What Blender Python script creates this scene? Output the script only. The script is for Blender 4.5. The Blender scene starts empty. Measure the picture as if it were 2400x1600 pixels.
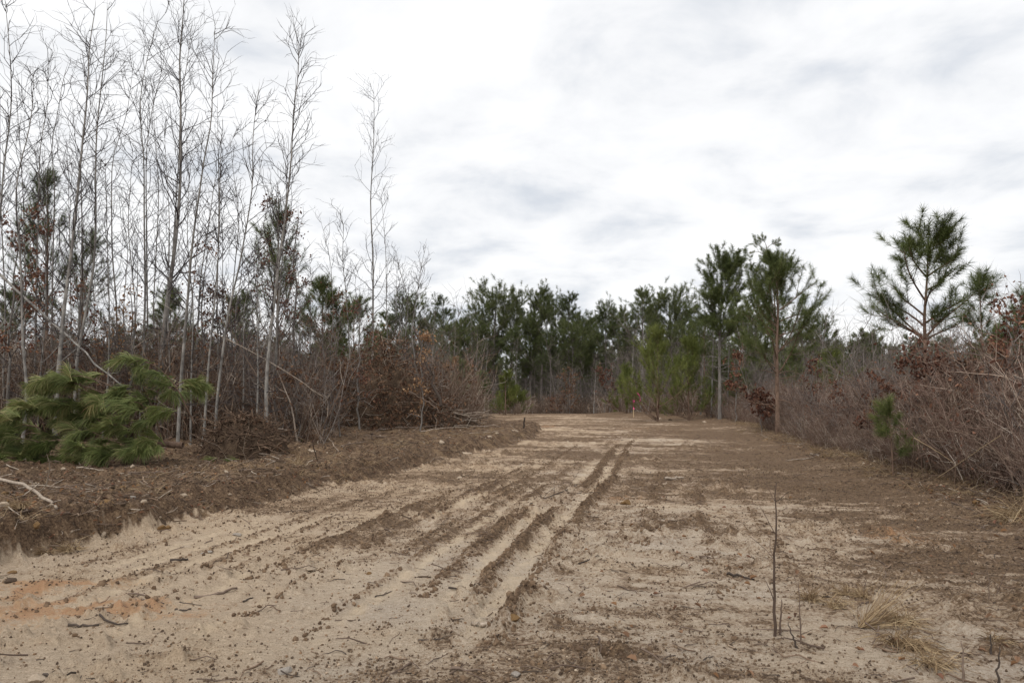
import bpy, math, random
import numpy as np
from mathutils import Vector, Matrix

# ------------------------------------------------------------------ camera, sky, sun, exposure
SC = bpy.context.scene
COL = SC.collection
F, HY, CAMZ = 1750.0, 925.0, 1.6            # focal length / horizon row of the 2400x1600 photo, eye height
PITCH = math.atan((HY - 800.0) / F)
cam_d = bpy.data.cameras.new('camera'); cam = bpy.data.objects.new('camera', cam_d); COL.objects.link(cam)
cam_d.sensor_width = 36.0; cam_d.lens = F / 2400.0 * 36.0
cam_d.clip_start = 0.05; cam_d.clip_end = 3000.0
cam.location = (0, 0, CAMZ); cam.rotation_euler = (math.pi / 2 + PITCH, 0, 0)
SC.camera = cam

SUN_EL, SUN_AZ = math.radians(50), math.radians(205)
world = bpy.data.worlds.new('World'); SC.world = world; world.use_nodes = True
wn = world.node_tree; wn.nodes.clear()
def wnode(t, **k):
    n = wn.nodes.new(t)
    for a, b in k.items(): setattr(n, a, b)
    return n
def wmath(op, a, b=None, c=None):
    n = wnode('ShaderNodeMath', operation=op)
    for i, v in enumerate((a, b, c)):
        if v is None: continue
        if isinstance(v, (int, float)): n.inputs[i].default_value = v
        else: wn.links.new(v, n.inputs[i])
    return n.outputs[0]
w_out = wnode('ShaderNodeOutputWorld'); w_bg = wnode('ShaderNodeBackground'); w_bg.inputs[1].default_value = 0.1
w_sky = wnode('ShaderNodeTexSky', sky_type='NISHITA'); w_sky.sun_disc = False
w_sky.sun_elevation = SUN_EL; w_sky.sun_rotation = SUN_AZ; w_sky.dust_density = 3.0
w_tc = wnode('ShaderNodeTexCoord'); w_sep = wnode('ShaderNodeSeparateXYZ')
wn.links.new(w_tc.outputs['Generated'], w_sep.inputs[0])
zz = wmath('ADD', wmath('MAXIMUM', w_sep.outputs[2], 0.0), 0.22)
w_cmb = wnode('ShaderNodeCombineXYZ')
wn.links.new(wmath('DIVIDE', w_sep.outputs[0], zz), w_cmb.inputs[0])
wn.links.new(wmath('DIVIDE', w_sep.outputs[1], zz), w_cmb.inputs[1])
w_n1 = wnode('ShaderNodeTexNoise'); w_n1.inputs['Scale'].default_value = 2.9; w_n1.inputs['Detail'].default_value = 7.0
w_n1.inputs['Roughness'].default_value = 0.54; w_n1.inputs['Distortion'].default_value = 0.25
w_n2 = wnode('ShaderNodeTexNoise'); w_n2.inputs['Scale'].default_value = 0.75; w_n2.inputs['Detail'].default_value = 2.0
w_map = wnode('ShaderNodeMapping'); w_map.inputs['Location'].default_value = (3.3, 1.2, 0.0)
wn.links.new(w_cmb.outputs[0], w_map.inputs[0])
wn.links.new(w_map.outputs[0], w_n1.inputs['Vector']); wn.links.new(w_map.outputs[0], w_n2.inputs['Vector'])
w_mix = wmath('ADD', wmath('MULTIPLY', w_n1.outputs['Fac'], 0.68), wmath('MULTIPLY', w_n2.outputs['Fac'], 0.32))
w_rmp = wnode('ShaderNodeValToRGB')
e = w_rmp.color_ramp.elements
e[0].position = 0.36; e[0].color = (0.665, 0.70, 0.755, 1)
e[1].position = 0.63; e[1].color = (1.06, 1.06, 1.06, 1)
e2 = e.new(0.47); e2.color = (0.885, 0.893, 0.91, 1)
wn.links.new(w_mix, w_rmp.inputs[0])
w_sc = wnode('ShaderNodeVectorMath', operation='SCALE'); w_sc.inputs['Scale'].default_value = 7.7
wn.links.new(w_rmp.outputs[0], w_sc.inputs[0])
w_m = wnode('ShaderNodeMix', data_type='RGBA'); w_m.inputs[0].default_value = 0.96   # thick cloud cover over the blue
wn.links.new(w_sky.outputs[0], w_m.inputs[6]); wn.links.new(w_sc.outputs[0], w_m.inputs[7])
wn.links.new(w_m.outputs[2], w_bg.inputs[0]); wn.links.new(w_bg.outputs[0], w_out.inputs[0])

sun_d = bpy.data.lights.new('sun', 'SUN'); sun = bpy.data.objects.new('sun', sun_d); COL.objects.link(sun)
sun_d.energy = 1.5; sun_d.angle = math.radians(40); sun_d.color = (1.0, 0.96, 0.9)
sd = Vector((math.sin(SUN_AZ) * math.cos(SUN_EL), math.cos(SUN_AZ) * math.cos(SUN_EL), math.sin(SUN_EL)))
sun.rotation_euler = sd.to_track_quat('Z', 'Y').to_euler()
SC.view_settings.view_transform = 'Standard'; SC.view_settings.look = 'None'
SC.view_settings.gamma = 1.0; SC.view_settings.use_curve_mapping = False
SC.view_settings.exposure = 0.5
SC.render.engine = 'CYCLES'
SC.cycles.max_bounces = 6; SC.cycles.diffuse_bounces = 3; SC.cycles.transparent_max_bounces = 4

# ------------------------------------------------------------------ small numpy toolkit
def rng_of(s): return np.random.default_rng(s)
def hash2(ix, iy, s):
    h = (ix.astype(np.int64) * 374761393 + iy.astype(np.int64) * 668265263 + s * 144305901) & 0xffffffff
    h = ((h ^ (h >> 13)) * 1274126177) & 0xffffffff
    return ((h ^ (h >> 16)) & 0xffff) / 65535.0
def vnoise(x, y, s=0):
    ix = np.floor(x); iy = np.floor(y); fx = x - ix; fy = y - iy
    fx = fx * fx * (3 - 2 * fx); fy = fy * fy * (3 - 2 * fy)
    a = hash2(ix, iy, s); b = hash2(ix + 1, iy, s); c = hash2(ix, iy + 1, s); d = hash2(ix + 1, iy + 1, s)
    return (a + (b - a) * fx) * (1 - fy) + (c + (d - c) * fx) * fy
def fbm(x, y, s=0, o=4, g=0.5):
    t = 0; a = 1.0; n = 0
    for i in range(o):
        t = t + a * vnoise(x * 2 ** i + 17.3 * i, y * 2 ** i - 9.1 * i, s + i * 31); n += a; a *= g
    return t / n
def sstep(a, b, x):
    t = np.clip((x - a) / (b - a), 0, 1); return t * t * (3 - 2 * t)
def nrm(v): return v / np.maximum(np.linalg.norm(v, axis=-1, keepdims=True), 1e-9)

def make_mesh(name, V, Fs, mat=None, smooth=True, attrs=None):
    """V (n,3), Fs one array or a list of arrays of polygons with 3 or 4 corners"""
    if not isinstance(Fs, list): Fs = [Fs]
    me = bpy.data.meshes.new(name)
    V = np.ascontiguousarray(V, dtype=np.float32)
    me.vertices.add(len(V)); me.vertices.foreach_set('co', V.ravel())
    idx = np.concatenate([f.ravel() for f in Fs]).astype(np.int32)
    starts = []; o = 0
    for f in Fs:
        k = f.shape[1]; starts.append(o + np.arange(len(f)) * k); o += len(f) * k
    starts = np.concatenate(starts).astype(np.int32)
    me.loops.add(len(idx)); me.loops.foreach_set('vertex_index', idx)
    me.polygons.add(len(starts)); me.polygons.foreach_set('loop_start', starts)
    me.polygons.foreach_set('use_smooth', np.full(len(starts), smooth, dtype=bool))
    me.update(calc_edges=True)
    for k, a in (attrs or {}).items():
        at = me.attributes.new(k, 'FLOAT', 'POINT'); at.data.foreach_set('value', np.ascontiguousarray(a, dtype=np.float32))
    if mat: me.materials.append(mat)
    return me

class MB:
    """collects tubes, leaves and lumps into one mesh"""
    def __init__(s): s.v = []; s.f = []; s.r = []; s.n = 0
    def add(s, V, T, R):
        s.v.append(V); s.f.append(T + s.n); s.r.append(R); s.n += len(V)
    def tubes(s, P, R, S=3, tip=True, rg=None):
        N, K, _ = P.shape
        T = nrm(P[:, -1] - P[:, 0])
        ref = np.where(np.abs(T[:, 2:3]) < 0.9, np.array([[0, 0, 1.0]]), np.array([[1.0, 0, 0]]))
        U = nrm(np.cross(T, ref)); W = np.cross(T, U)
        a = np.arange(S) * 2 * np.pi / S
        ring = np.cos(a)[None, :, None] * U[:, None] + np.sin(a)[None, :, None] * W[:, None]
        KR = K - 1 if tip else K
        V = P[:, :KR, None, :] + R[:, :KR, None, None] * ring[:, None]
        V = V.reshape(N, KR * S, 3)
        if tip: V = np.concatenate([V, P[:, -1:, :]], 1)
        nv = V.shape[1]
        fs = []
        for k in range(KR - 1):
            for i in range(S):
                j = (i + 1) % S
                a0, a1, b0, b1 = k * S + i, k * S + j, (k + 1) * S + i, (k + 1) * S + j
                fs += [(a0, a1, b1), (a0, b1, b0)]
        if tip:
            for i in range(S): fs.append(((KR - 1) * S + i, (KR - 1) * S + (i + 1) % S, KR * S))
        else:
            for i in range(1, S - 1): fs.append(((KR - 1) * S, (KR - 1) * S + i, (KR - 1) * S + i + 1))
        fs = np.array(fs)
        T = (fs[None] + (np.arange(N) * nv)[:, None, None]).reshape(-1, 3)
        rv = (rg.random(N) if rg is not None else np.full(N, .5))
        s.add(V.reshape(-1, 3), T, np.repeat(rv, nv))
    def leaves(s, P, D, N, L, W, rg):
        """P base, D direction, N normal, L length, W width"""
        D = nrm(D); B = nrm(np.cross(D, N)); N = np.cross(B, D)
        L = L[:, None]; W = W[:, None]
        fold = N * W * .45
        V = np.stack([P, P + D * L * .3 + B * W * .5 + fold, P + D * L * .3 - B * W * .5 + fold, P + D * L * .5 - N * W * .1,
                      P + D * L * .72 + B * W * .42 + fold * .6, P + D * L * .72 - B * W * .42 + fold * .6, P + D * L - N * L * .15], 1)
        fs = np.array([(0, 1, 3), (0, 3, 2), (1, 4, 3), (3, 5, 2), (3, 4, 6), (3, 6, 5)])
        n = len(P)
        T = (fs[None] + (np.arange(n) * 7)[:, None, None]).reshape(-1, 3)
        s.add(V.reshape(-1, 3), T, np.repeat(rg.random(n), 7))
    def mesh(s, name, mat, smooth=True):
        return make_mesh(name, np.concatenate(s.v), np.concatenate(s.f), mat, smooth, {'rnd': np.concatenate(s.r)})

def spawn(rg, P, R, n, t0, t1, ang, L, K, up=0.05, wob=0.15, rf=0.5, rmin=0.003, azim=None, rtip=0.3):
    """n children on each of the paths P (N,K,3); returns paths and radii"""
    N, KP, _ = P.shape
    t = np.sort(rg.uniform(t0, t1, (N, n)), 1)
    q = t * (KP - 1); i = np.minimum(q.astype(int), KP - 2); f = (q - i)[..., None]
    ar = np.arange(N)[:, None]
    A = P[ar, i]; B = P[ar, i + 1]; base = A + (B - A) * f
    rad = R[ar, i] * (1 - f[..., 0]) + R[ar, i + 1] * f[..., 0]
    T = nrm(B - A).reshape(-1, 3); base = base.reshape(-1, 3); rad = rad.ravel(); t = t.ravel()
    M = len(base)
    rnd = nrm(rg.normal(size=(M, 3)))
    perp = nrm(rnd - T * np.sum(rnd * T, 1, keepdims=True))
    a = np.radians(rg.uniform(ang[0], ang[1], M))[:, None]
    D = nrm(T * np.cos(a) + perp * np.sin(a))
    ln = (L(t) if callable(L) else np.full(M, L)) * rg.uniform(.55, 1.25, M)
    Q = np.zeros((M, K, 3)); Q[:, 0] = base
    st = (ln / (K - 1))[:, None]
    for k in range(1, K):
        Q[:, k] = Q[:, k - 1] + D * st
        D = nrm(D + np.array([0, 0, up]) + rg.normal(size=(M, 3)) * wob)
    r0 = np.maximum(rad * rf, rmin)
    RR = r0[:, None] * np.linspace(1, rtip, K)[None]
    return Q, np.maximum(RR, rmin * .6)

def resample(pts, K):
    pts = np.array(pts, float)
    d = np.concatenate([[0], np.cumsum(np.linalg.norm(np.diff(pts, axis=0), axis=1))])
    q = np.linspace(0, d[-1], K)
    out = np.stack([np.interp(q, d, pts[:, i]) for i in range(3)], 1)
    if K > 6:
        o = out.copy(); o[1:-1] = (out[:-2] + 2 * out[1:-1] + out[2:]) / 4; out = o
    return out

# ------------------------------------------------------------------ pixel <-> place
cp, sp = math.cos(PITCH), math.sin(PITCH)
def ray(px, py):
    x = (px - 1200.0) / F; z = -(py - 800.0) / F
    return np.array([x, cp - sp * z, sp + cp * z])
def at(px, py, d):
    """the point seen at that pixel, d metres ahead"""
    r = ray(px, py); return np.array([0, 0, CAMZ]) + r * (d / r[1])

# ------------------------------------------------------------------ objects
def props(o, label=None, cat=None, group=None, kind=None):
    if label: o['label'] = label
    if cat: o['category'] = cat
    if group: o['group'] = group
    if kind: o['kind'] = kind
    return o
def link(name, me, parent=None, loc=None, rot=None, scl=None):
    o = bpy.data.objects.new(name, me); COL.objects.link(o)
    if parent: o.parent = parent
    if loc is not None: o.location = loc
    if rot is not None: o.rotation_euler = rot
    if scl is not None: o.scale = scl if hasattr(scl, '__len__') else (scl,) * 3
    return o
def thing(name, label, cat, loc, group=None, rotz=0, scl=None):
    return props(link(name, None, None, loc, (0, 0, rotz), scl), label, cat, group)
ORD = ('first second third fourth fifth sixth seventh eighth ninth tenth eleventh twelfth thirteenth fourteenth fifteenth sixteenth '
       'seventeenth eighteenth nineteenth twentieth').split() + ['twenty-' + w for w in 'first second third fourth fifth sixth seventh eighth ninth'.split()] + ['thirtieth'] + \
      ['thirty-' + w for w in 'first second third fourth fifth sixth seventh eighth ninth'.split()] + ['fortieth'] + ['forty-' + w for w in 'first second third fourth fifth sixth seventh eighth ninth'.split()] + ['fiftieth']

# ------------------------------------------------------------------ materials
class NT:
    def __init__(s, name, rough=0.9, spec=0.2):
        s.m = bpy.data.materials.new(name); s.m.use_nodes = True; s.t = s.m.node_tree
        s.b = s.t.nodes['Principled BSDF']; s.b.inputs['Roughness'].default_value = rough
        s.b.inputs['Specular IOR Level'].default_value = spec
    def n(s, t, **k):
        o = s.t.nodes.new(t)
        for a, b in k.items(): setattr(o, a, b)
        return o
    def l(s, a, b): s.t.links.new(a, b)
    def attr(s, name): return s.n('ShaderNodeAttribute', attribute_name=name).outputs['Fac']
    def objrand(s): return s.n('ShaderNodeObjectInfo').outputs['Random']
    def coords(s): return s.n('ShaderNodeTexCoord').outputs['Object']
    def pos(s): return s.n('ShaderNodeNewGeometry').outputs['Position']
    def noise(s, vec, scale, detail=4, rough=.55, dist=0.0):
        o = s.n('ShaderNodeTexNoise'); s.l(vec, o.inputs['Vector'])
        o.inputs['Scale'].default_value = scale; o.inputs['Detail'].default_value = detail
        o.inputs['Roughness'].default_value = rough; o.inputs['Distortion'].default_value = dist
        return o.outputs['Fac']
    def mapping(s, vec, scale=(1, 1, 1), rot=(0, 0, 0)):
        o = s.n('ShaderNodeMapping'); s.l(vec, o.inputs[0]); o.inputs['Scale'].default_value = scale; o.inputs['Rotation'].default_value = rot
        return o.outputs[0]
    def math(s, op, a, b=0.0):
        o = s.n('ShaderNodeMath', operation=op)
        for i, v in enumerate((a, b)):
            if isinstance(v, (int, float)): o.inputs[i].default_value = v
            else: s.l(v, o.inputs[i])
        return o.outputs[0]
    def rng(s, v, a, b, c=0.0, d=1.0):
        o = s.n('ShaderNodeMapRange', interpolation_type='SMOOTHSTEP'); s.l(v, o.inputs[0])
        for i, x in enumerate((a, b, c, d)): o.inputs[i + 1].default_value = x
        return o.outputs[0]
    def ramp(s, v, stops):
        o = s.n('ShaderNodeValToRGB'); s.l(v, o.inputs[0]); e = o.color_ramp.elements
        e[0].position, e[0].color = stops[0][0], (*stops[0][1], 1); e[1].position, e[1].color = stops[-1][0], (*stops[-1][1], 1)
        for p, c in stops[1:-1]: e.new(p).color = (*c, 1)
        return o.outputs[0]
    def mix(s, f, a, b):
        o = s.n('ShaderNodeMix', data_type='RGBA')
        for i, v in ((0, f), (6, a), (7, b)):
            if isinstance(v, (int, float)): o.inputs[i].default_value = v
            elif isinstance(v, tuple): o.inputs[i].default_value = (*v, 1)
            else: s.l(v, o.inputs[i])
        return o.outputs[2]
    def col(s, c): s.l(c, s.b.inputs['Base Color']); return s
    def bump(s, h, strength=.5, dist=.01):
        o = s.n('ShaderNodeBump'); o.inputs['Strength'].default_value = strength; o.inputs['Distance'].default_value = dist
        s.l(h, o.inputs['Height']); s.l(o.outputs[0], s.b.inputs['Normal']); return s

def mat_rand(name, stops, rough=.9, jitter=.35, scale=6, spec=.2, transl=0.0):
    """colour by each twig's or leaf's own random number, broken up by noise and by the plant"""
    t = NT(name, rough, spec)
    v = t.math('ADD', t.math('MULTIPLY', t.attr('rnd'), 1 - jitter), t.math('MULTIPLY', t.noise(t.coords(), scale, 2), jitter))
    v = t.math('ADD', v, t.math('MULTIPLY', t.math('SUBTRACT', t.objrand(), .5), .3))
    c = t.ramp(v, stops); t.col(c)
    if transl:
        tr = t.n('ShaderNodeBsdfTranslucent'); t.l(c, tr.inputs[0])
        mx = t.n('ShaderNodeMixShader'); mx.inputs[0].default_value = transl
        t.l(t.b.outputs[0], mx.inputs[1]); t.l(tr.outputs[0], mx.inputs[2])
        t.l(mx.outputs[0], t.t.nodes['Material Output'].inputs['Surface'])
    return t.m
def mat_bark(name, lo, hi, patch=None, scale=9, stretch=.25):
    t = NT(name, .92, .15)
    p = t.mapping(t.coords(), (1, 1, stretch))
    n = t.noise(p, scale, 6, .65)
    c = t.ramp(n, [(.3, lo), (.68, hi)])
    if patch: c = t.mix(t.rng(t.noise(t.coords(), 3.2, 4, .6), .5, .62), c, patch)
    t.col(c); t.bump(t.noise(p, scale * 4, 5), .6, .012)
    return t.m

M_BIRCH = mat_bark('pale bark', (.075, .069, .064), (.33, .308, .28), (.14, .13, .12), 7, .5)
M_GREYBARK = mat_bark('grey bark', (.08, .07, .062), (.24, .22, .20))
M_TWIG = mat_rand('grey twigs', [(.1, (.075, .06, .056)), (.6, (.15, .125, .112)), (1, (.30, .265, .235))])
M_TWIGTOP = mat_rand('purple grey twigs', [(.1, (.03, .024, .026)), (.6, (.06, .05, .05)), (1, (.12, .105, .10))])
M_BRUSH = mat_rand('brown brush', [(.05, (.065, .038, .026)), (.45, (.15, .10, .072)), (.75, (.25, .19, .145)), (.95, (.52, .45, .38))], .9, .2)
M_BRUSHR = mat_rand('purple brown brush', [(.05, (.07, .042, .032)), (.45, (.155, .10, .077)), (.8, (.24, .17, .135)), (1, (.48, .38, .30))], .9, .2)
M_PINEBARK = mat_bark('pine bark', (.075, .048, .035), (.25, .17, .125), None, 11, .4)
M_PINEBARKFAR = mat_bark('grey pine bark', (.07, .06, .053), (.22, .195, .175), None, 6, .35)
M_NEEDLE = mat_rand('pine needles', [(.05, (.06, .082, .024)), (.5, (.145, .178, .056)), (.85, (.23, .25, .085)), (1, (.38, .35, .15))], .55, .15, 2.5, .35, .38)
M_NEEDLEFRESH = mat_rand('long green needles', [(.02, (.04, .062, .018)), (.35, (.125, .162, .046)), (.7, (.235, .265, .09)), (.88, (.42, .38, .18)), (1, (.45, .32, .16))], .55, .15, 4, .3, .32)
M_NEEDLEYOUNG = mat_rand('yellow green needles', [(.05, (.075, .10, .024)), (.5, (.18, .21, .05)), (1, (.33, .33, .10))], .55, .2, 2, .3, .35)
M_NEEDLEFAR = mat_rand('dark far needles', [(.05, (.048, .068, .024)), (.5, (.115, .142, .05)), (1, (.225, .235, .085))], .6, .2, .8, .3, .35)
M_OAKLEAF = mat_rand('dead oak leaves', [(.05, (.06, .026, .018)), (.45, (.135, .06, .038)), (.8, (.21, .105, .065)), (1, (.34, .20, .12))], .8, .3, 2, .3, .2)
M_TANLEAF = mat_rand('tan dead leaves', [(.05, (.12, .06, .03)), (.5, (.27, .15, .075)), (1, (.50, .33, .19))], .8, .3, 2, .25, .2)
M_DARKLEAF = mat_rand('brown dead leaves', [(.05, (.045, .024, .016)), (.5, (.115, .063, .04)), (1, (.25, .15, .09))], .85, .3, 3, .2, .1)
M_STRAW = mat_rand('straw', [(.05, (.10, .062, .034)), (.5, (.26, .175, .095)), (1, (.50, .385, .24))], .8, .2, 5, .25, .15)
M_STICK = mat_rand('dead wood', [(.05, (.05, .034, .026)), (.5, (.12, .085, .065)), (1, (.26, .20, .155))], .9, .5, 20)
M_STICKDARK = mat_rand('charred wood', [(.05, (.028, .022, .019)), (.6, (.07, .054, .044)), (1, (.13, .10, .08))], .9, .5, 25)
M_STICKPALE = mat_bark('weathered wood', (.19, .15, .115), (.44, .37, .30), None, 14, .5)
M_ROOT = mat_rand('roots', [(.05, (.05, .032, .022)), (.5, (.14, .092, .062)), (.85, (.24, .17, .12)), (1, (.42, .33, .245))], .92, .3, 8)
M_CRUMB = mat_rand('soil crumbs', [(.0, (.03, .021, .016)), (.45, (.08, .055, .038)), (.8, (.17, .118, .075)), (1, (.40, .30, .19))], .95, .5, 30)
M_CLODMIX = mat_rand('brown clods', [(.0, (.05, .033, .023)), (.5, (.12, .08, .052)), (1, (.24, .165, .105))], .97, .6, 14, .1)
M_PEBBLE = mat_rand('pebbles', [(.0, (.13, .075, .04)), (.5, (.27, .18, .11)), (1, (.46, .38, .29))], .9, .4, 20)

def mat_soil(name, a, b, c):
    t = NT(name, .97, .1); p = t.pos()
    n = t.noise(p, 5, 8, .7); col = t.ramp(n, [(.3, a), (.5, b), (.72, c)])
    t.col(col); t.bump(t.noise(p, 28, 8, .7), .9, .04); return t.m
M_SOIL = mat_soil('dark root soil', (.035, .024, .017), (.085, .058, .04), (.19, .135, .09))
def mat_rock(name, a, b):
    t = NT(name, .9, .2); p = t.coords(); t.col(t.ramp(t.noise(p, 9, 7, .65), [(.3, a), (.7, b)])); t.bump(t.noise(p, 30, 6), .6, .02); return t.m
M_ROCKPALE = mat_rock('pale rock', (.27, .20, .14), (.52, .43, .33))
M_ROCKGREY = mat_rock('grey rock', (.2, .17, .145), (.42, .375, .325))
M_ROCKBROWN = mat_rock('clay rock', (.12, .07, .03), (.27, .165, .075))
M_CLOD = mat_rock('soil clod', (.04, .027, .02), (.13, .09, .06))
def mat_plain(name, c, rough=.6):
    t = NT(name, rough, .3); t.col(t.mix(t.noise(t.coords(), 12, 4), c, tuple(x * .72 for x in c))); return t.m
M_PINK = mat_plain('pink flagging', (.95, .07, .34), .45)
M_LATH = mat_plain('pine lath', (.62, .47, .29), .8)
M_POST = mat_plain('dark stub', (.05, .038, .03), .9)

# ------------------------------------------------------------------ the ground
BY = np.array([-20, 0, 4, 6.86, 7.8, 8.64, 9.2, 10.8, 13.4, 14.7, 18.7, 22.4, 28, 35, 40, 48, 65, 80])
BX = np.array([-6.5, -5.5, -4.95, -4.75, -4.62, -4.55, -4.2, -3.85, -3.05, -2.55, -1.55, -.35, .75, 1.5, 1.0, -1.0, -3.0, -4.0])
HBY = np.array([-20, 0, 7, 9, 11, 14, 20, 28, 34, 38, 44, 80]); HBZ = np.array([.46, .46, .41, .34, .27, .27, .3, .36, .36, .2, .05, .05])
RY = np.array([-20, 0, 6, 10.6, 15.1, 20.7, 33, 46.7, 51, 54, 60, 75]); RX = np.array([5.9, 6.3, 6.65, 7.0, 7.5, 8.4, 10.8, 13.0, 12.6, 9.5, 8.5, 9.0])
def fline(y): return .21 * (y - 5.5) + .05 * np.sin(y * .55) - np.where(y > 18, .012 * np.maximum(y - 18, 0) ** 1.35, 0)
# track features: offset from main ridge line, half width, height, y0, y1
RIDGES = [(0.0, .07, .10, 4.9, 26), (-.40, .065, .07, 5.8, 11.5), (-.78, .07, .08, 6.0, 11), (-2.42, .11, .08, 6.6, 12.5), (-2.78, .06, .025, 5, 9), (-3.15, .08, .025, 5.5, 10),
          (.05 - 1.55, .07, .02, 7.5, 15), (-1.05, .07, .03, 11, 20), (.9, .1, .018, 8, 18), (-.40, .08, .05, 13, 24), (-1.3, .05, .03, 5.0, 14), (-1.95, .06, .035, 5.5, 17), (-2.1, .05, .03, 8, 18), (-3.55, .06, .03, 5.5, 12), (-4.35, .07, .025, 7, 12), (-1.65, .05, .025, 12, 24), (1.6, .08, .02, 6, 14), (2.3, .08, .02, 6, 16)]
TROUGHS = [(-.20, .115, .045, 4.6, 25), (-.58, .10, .03, 5.2, 12), (-2.60, .085, .035, 4.6, 13), (-3.35, .10, .03, 4.8, 11), (-4.1, .09, .02, 6.5, 11), (-1.85, .1, .02, 9, 16), (-.60, .12, .03, 13, 23), (-3.0, .05, .02, 5, 8), (-1.15, .08, .025, 4.6, 13), (-2.0, .07, .02, 4.6, 9), (-3.75, .07, .025, 5, 11)]
def ground(x, y, fine=True):
    x = np.asarray(x, float); y = np.asarray(y, float)
    u = x - fline(y)
    z = (fbm(x * .17, y * .17, 3, 2) - .5) * .10 * sstep(3, 12, np.hypot(x, y))
    r = np.hypot(x, y)
    z = z - .055 * np.clip(r - 64, 0, 55) * sstep(62, 72, r) 
    wig = (fbm(x * .9, y * .9, 5, 3) - .5) * .5
    s = np.interp(y, BY, BX) - x + wig
    hb = np.interp(y, HBY, HBZ)
    bw = np.interp(y, [8, 12], [.2, .46]); bank = sstep(-.04, 1.0, s / bw)
    z = z + hb * bank + .012 * np.clip(s - .5, 0, 8) * bank
    z = z + bank * (fbm(x * 1.6, y * 1.6, 8, 4) - .5) * .34 * sstep(0, .5, s)
    sr = x - np.interp(y, RY, RX)
    z = z + .16 * sstep(-2.0, .6, sr + wig)
    for off, w, h, y0, y1 in RIDGES:
        uu = u - off + (fbm(y * 1.3, y * 0 + off * 7, 11, 2) - .5) * .09
        env = sstep(y0, y0 + .8, y) * (1 - sstep(y1 - 2.5, y1, y)) * (.15 + 1.35 * fbm(y * 2.2, y * 0 + off * 5, 12, 3)) * (1 - .75 * sstep(11, 22, y))
        z = z + h * env * np.exp(-(uu / w) ** 2)
    for off, w, h, y0, y1 in TROUGHS:
        uu = u - off + (fbm(y * .9, y * 0 + off * 3, 14, 2) - .5) * .07
        env = sstep(y0, y0 + .8, y) * (1 - sstep(y1 - 3, y1, y))
        z = z - .6 * h * env * np.exp(-(uu / (w * .85)) ** 4) * (.4 + 1.1 * fbm(y * 3.1, y * 0 + off * 9, 15, 3)) - .012 * env * np.exp(-(uu / w) ** 4) * np.sin((y + .6 * np.abs(uu)) * 2 * np.pi / .17) * (1 - sstep(9, 14, y))
    if fine:
        near = 1 - sstep(25, 60, r)
        a = y + .21 * x; b = x - .21 * y
        # cleat prints of the dozer, lying across the direction of travel
        cl = fbm(a * 5.5, b * 1.1, 21, 3) - .5
        z = z + near * cl * .035 * sstep(.05, .5, u) * (1 - sstep(-.5, .5, sr))
        cl2 = fbm(a * 1.6, b * 6.5, 22, 3) - .5
        z = z + near * cl2 * .028 * sstep(.9, 1.4, -u) * (1 - bank)
        lump = np.maximum(fbm(a * 9, b * 6, 24, 3, .6) - .56, 0) * sstep(.42, .6, fbm(x * .9, y * .9, 25, 3))
        z = z + near * lump * .30
        z = z + near * (fbm(x * 7, y * 7, 23, 4, .6) - .5) * (.034 + .09 * bank + .05 * sstep(-1.6, 0, sr))
    return z
GRID = {}
def G1(x, y):
    """height of the built ground sheet under a point, read from its own grid"""
    th, rr, Z = GRID['th'], GRID['rr'], GRID['z']; a = math.atan2(x, y); r = math.hypot(x, y)
    i = min(max(int(np.searchsorted(rr, r)) - 1, 0), len(rr) - 2); j = min(max(int(np.searchsorted(th, a)) - 1, 0), len(th) - 2)
    f = min(max((r - rr[i]) / (rr[i + 1] - rr[i]), 0), 1); g = min(max((a - th[j]) / (th[j + 1] - th[j]), 0), 1)
    return float((Z[i, j] * (1 - g) + Z[i, j + 1] * g) * (1 - f) + (Z[i + 1, j] * (1 - g) + Z[i + 1, j + 1] * g) * f)
def on_ground(px, py):
    r = ray(px, py); z = 0.0
    for _ in range(10):
        k = (z - CAMZ) / r[2]; x, y = r[0] * k, r[1] * k; z = .45 * z + .55 * G1(x, y)
    return np.array([x, y, G1(x, y)])

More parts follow.
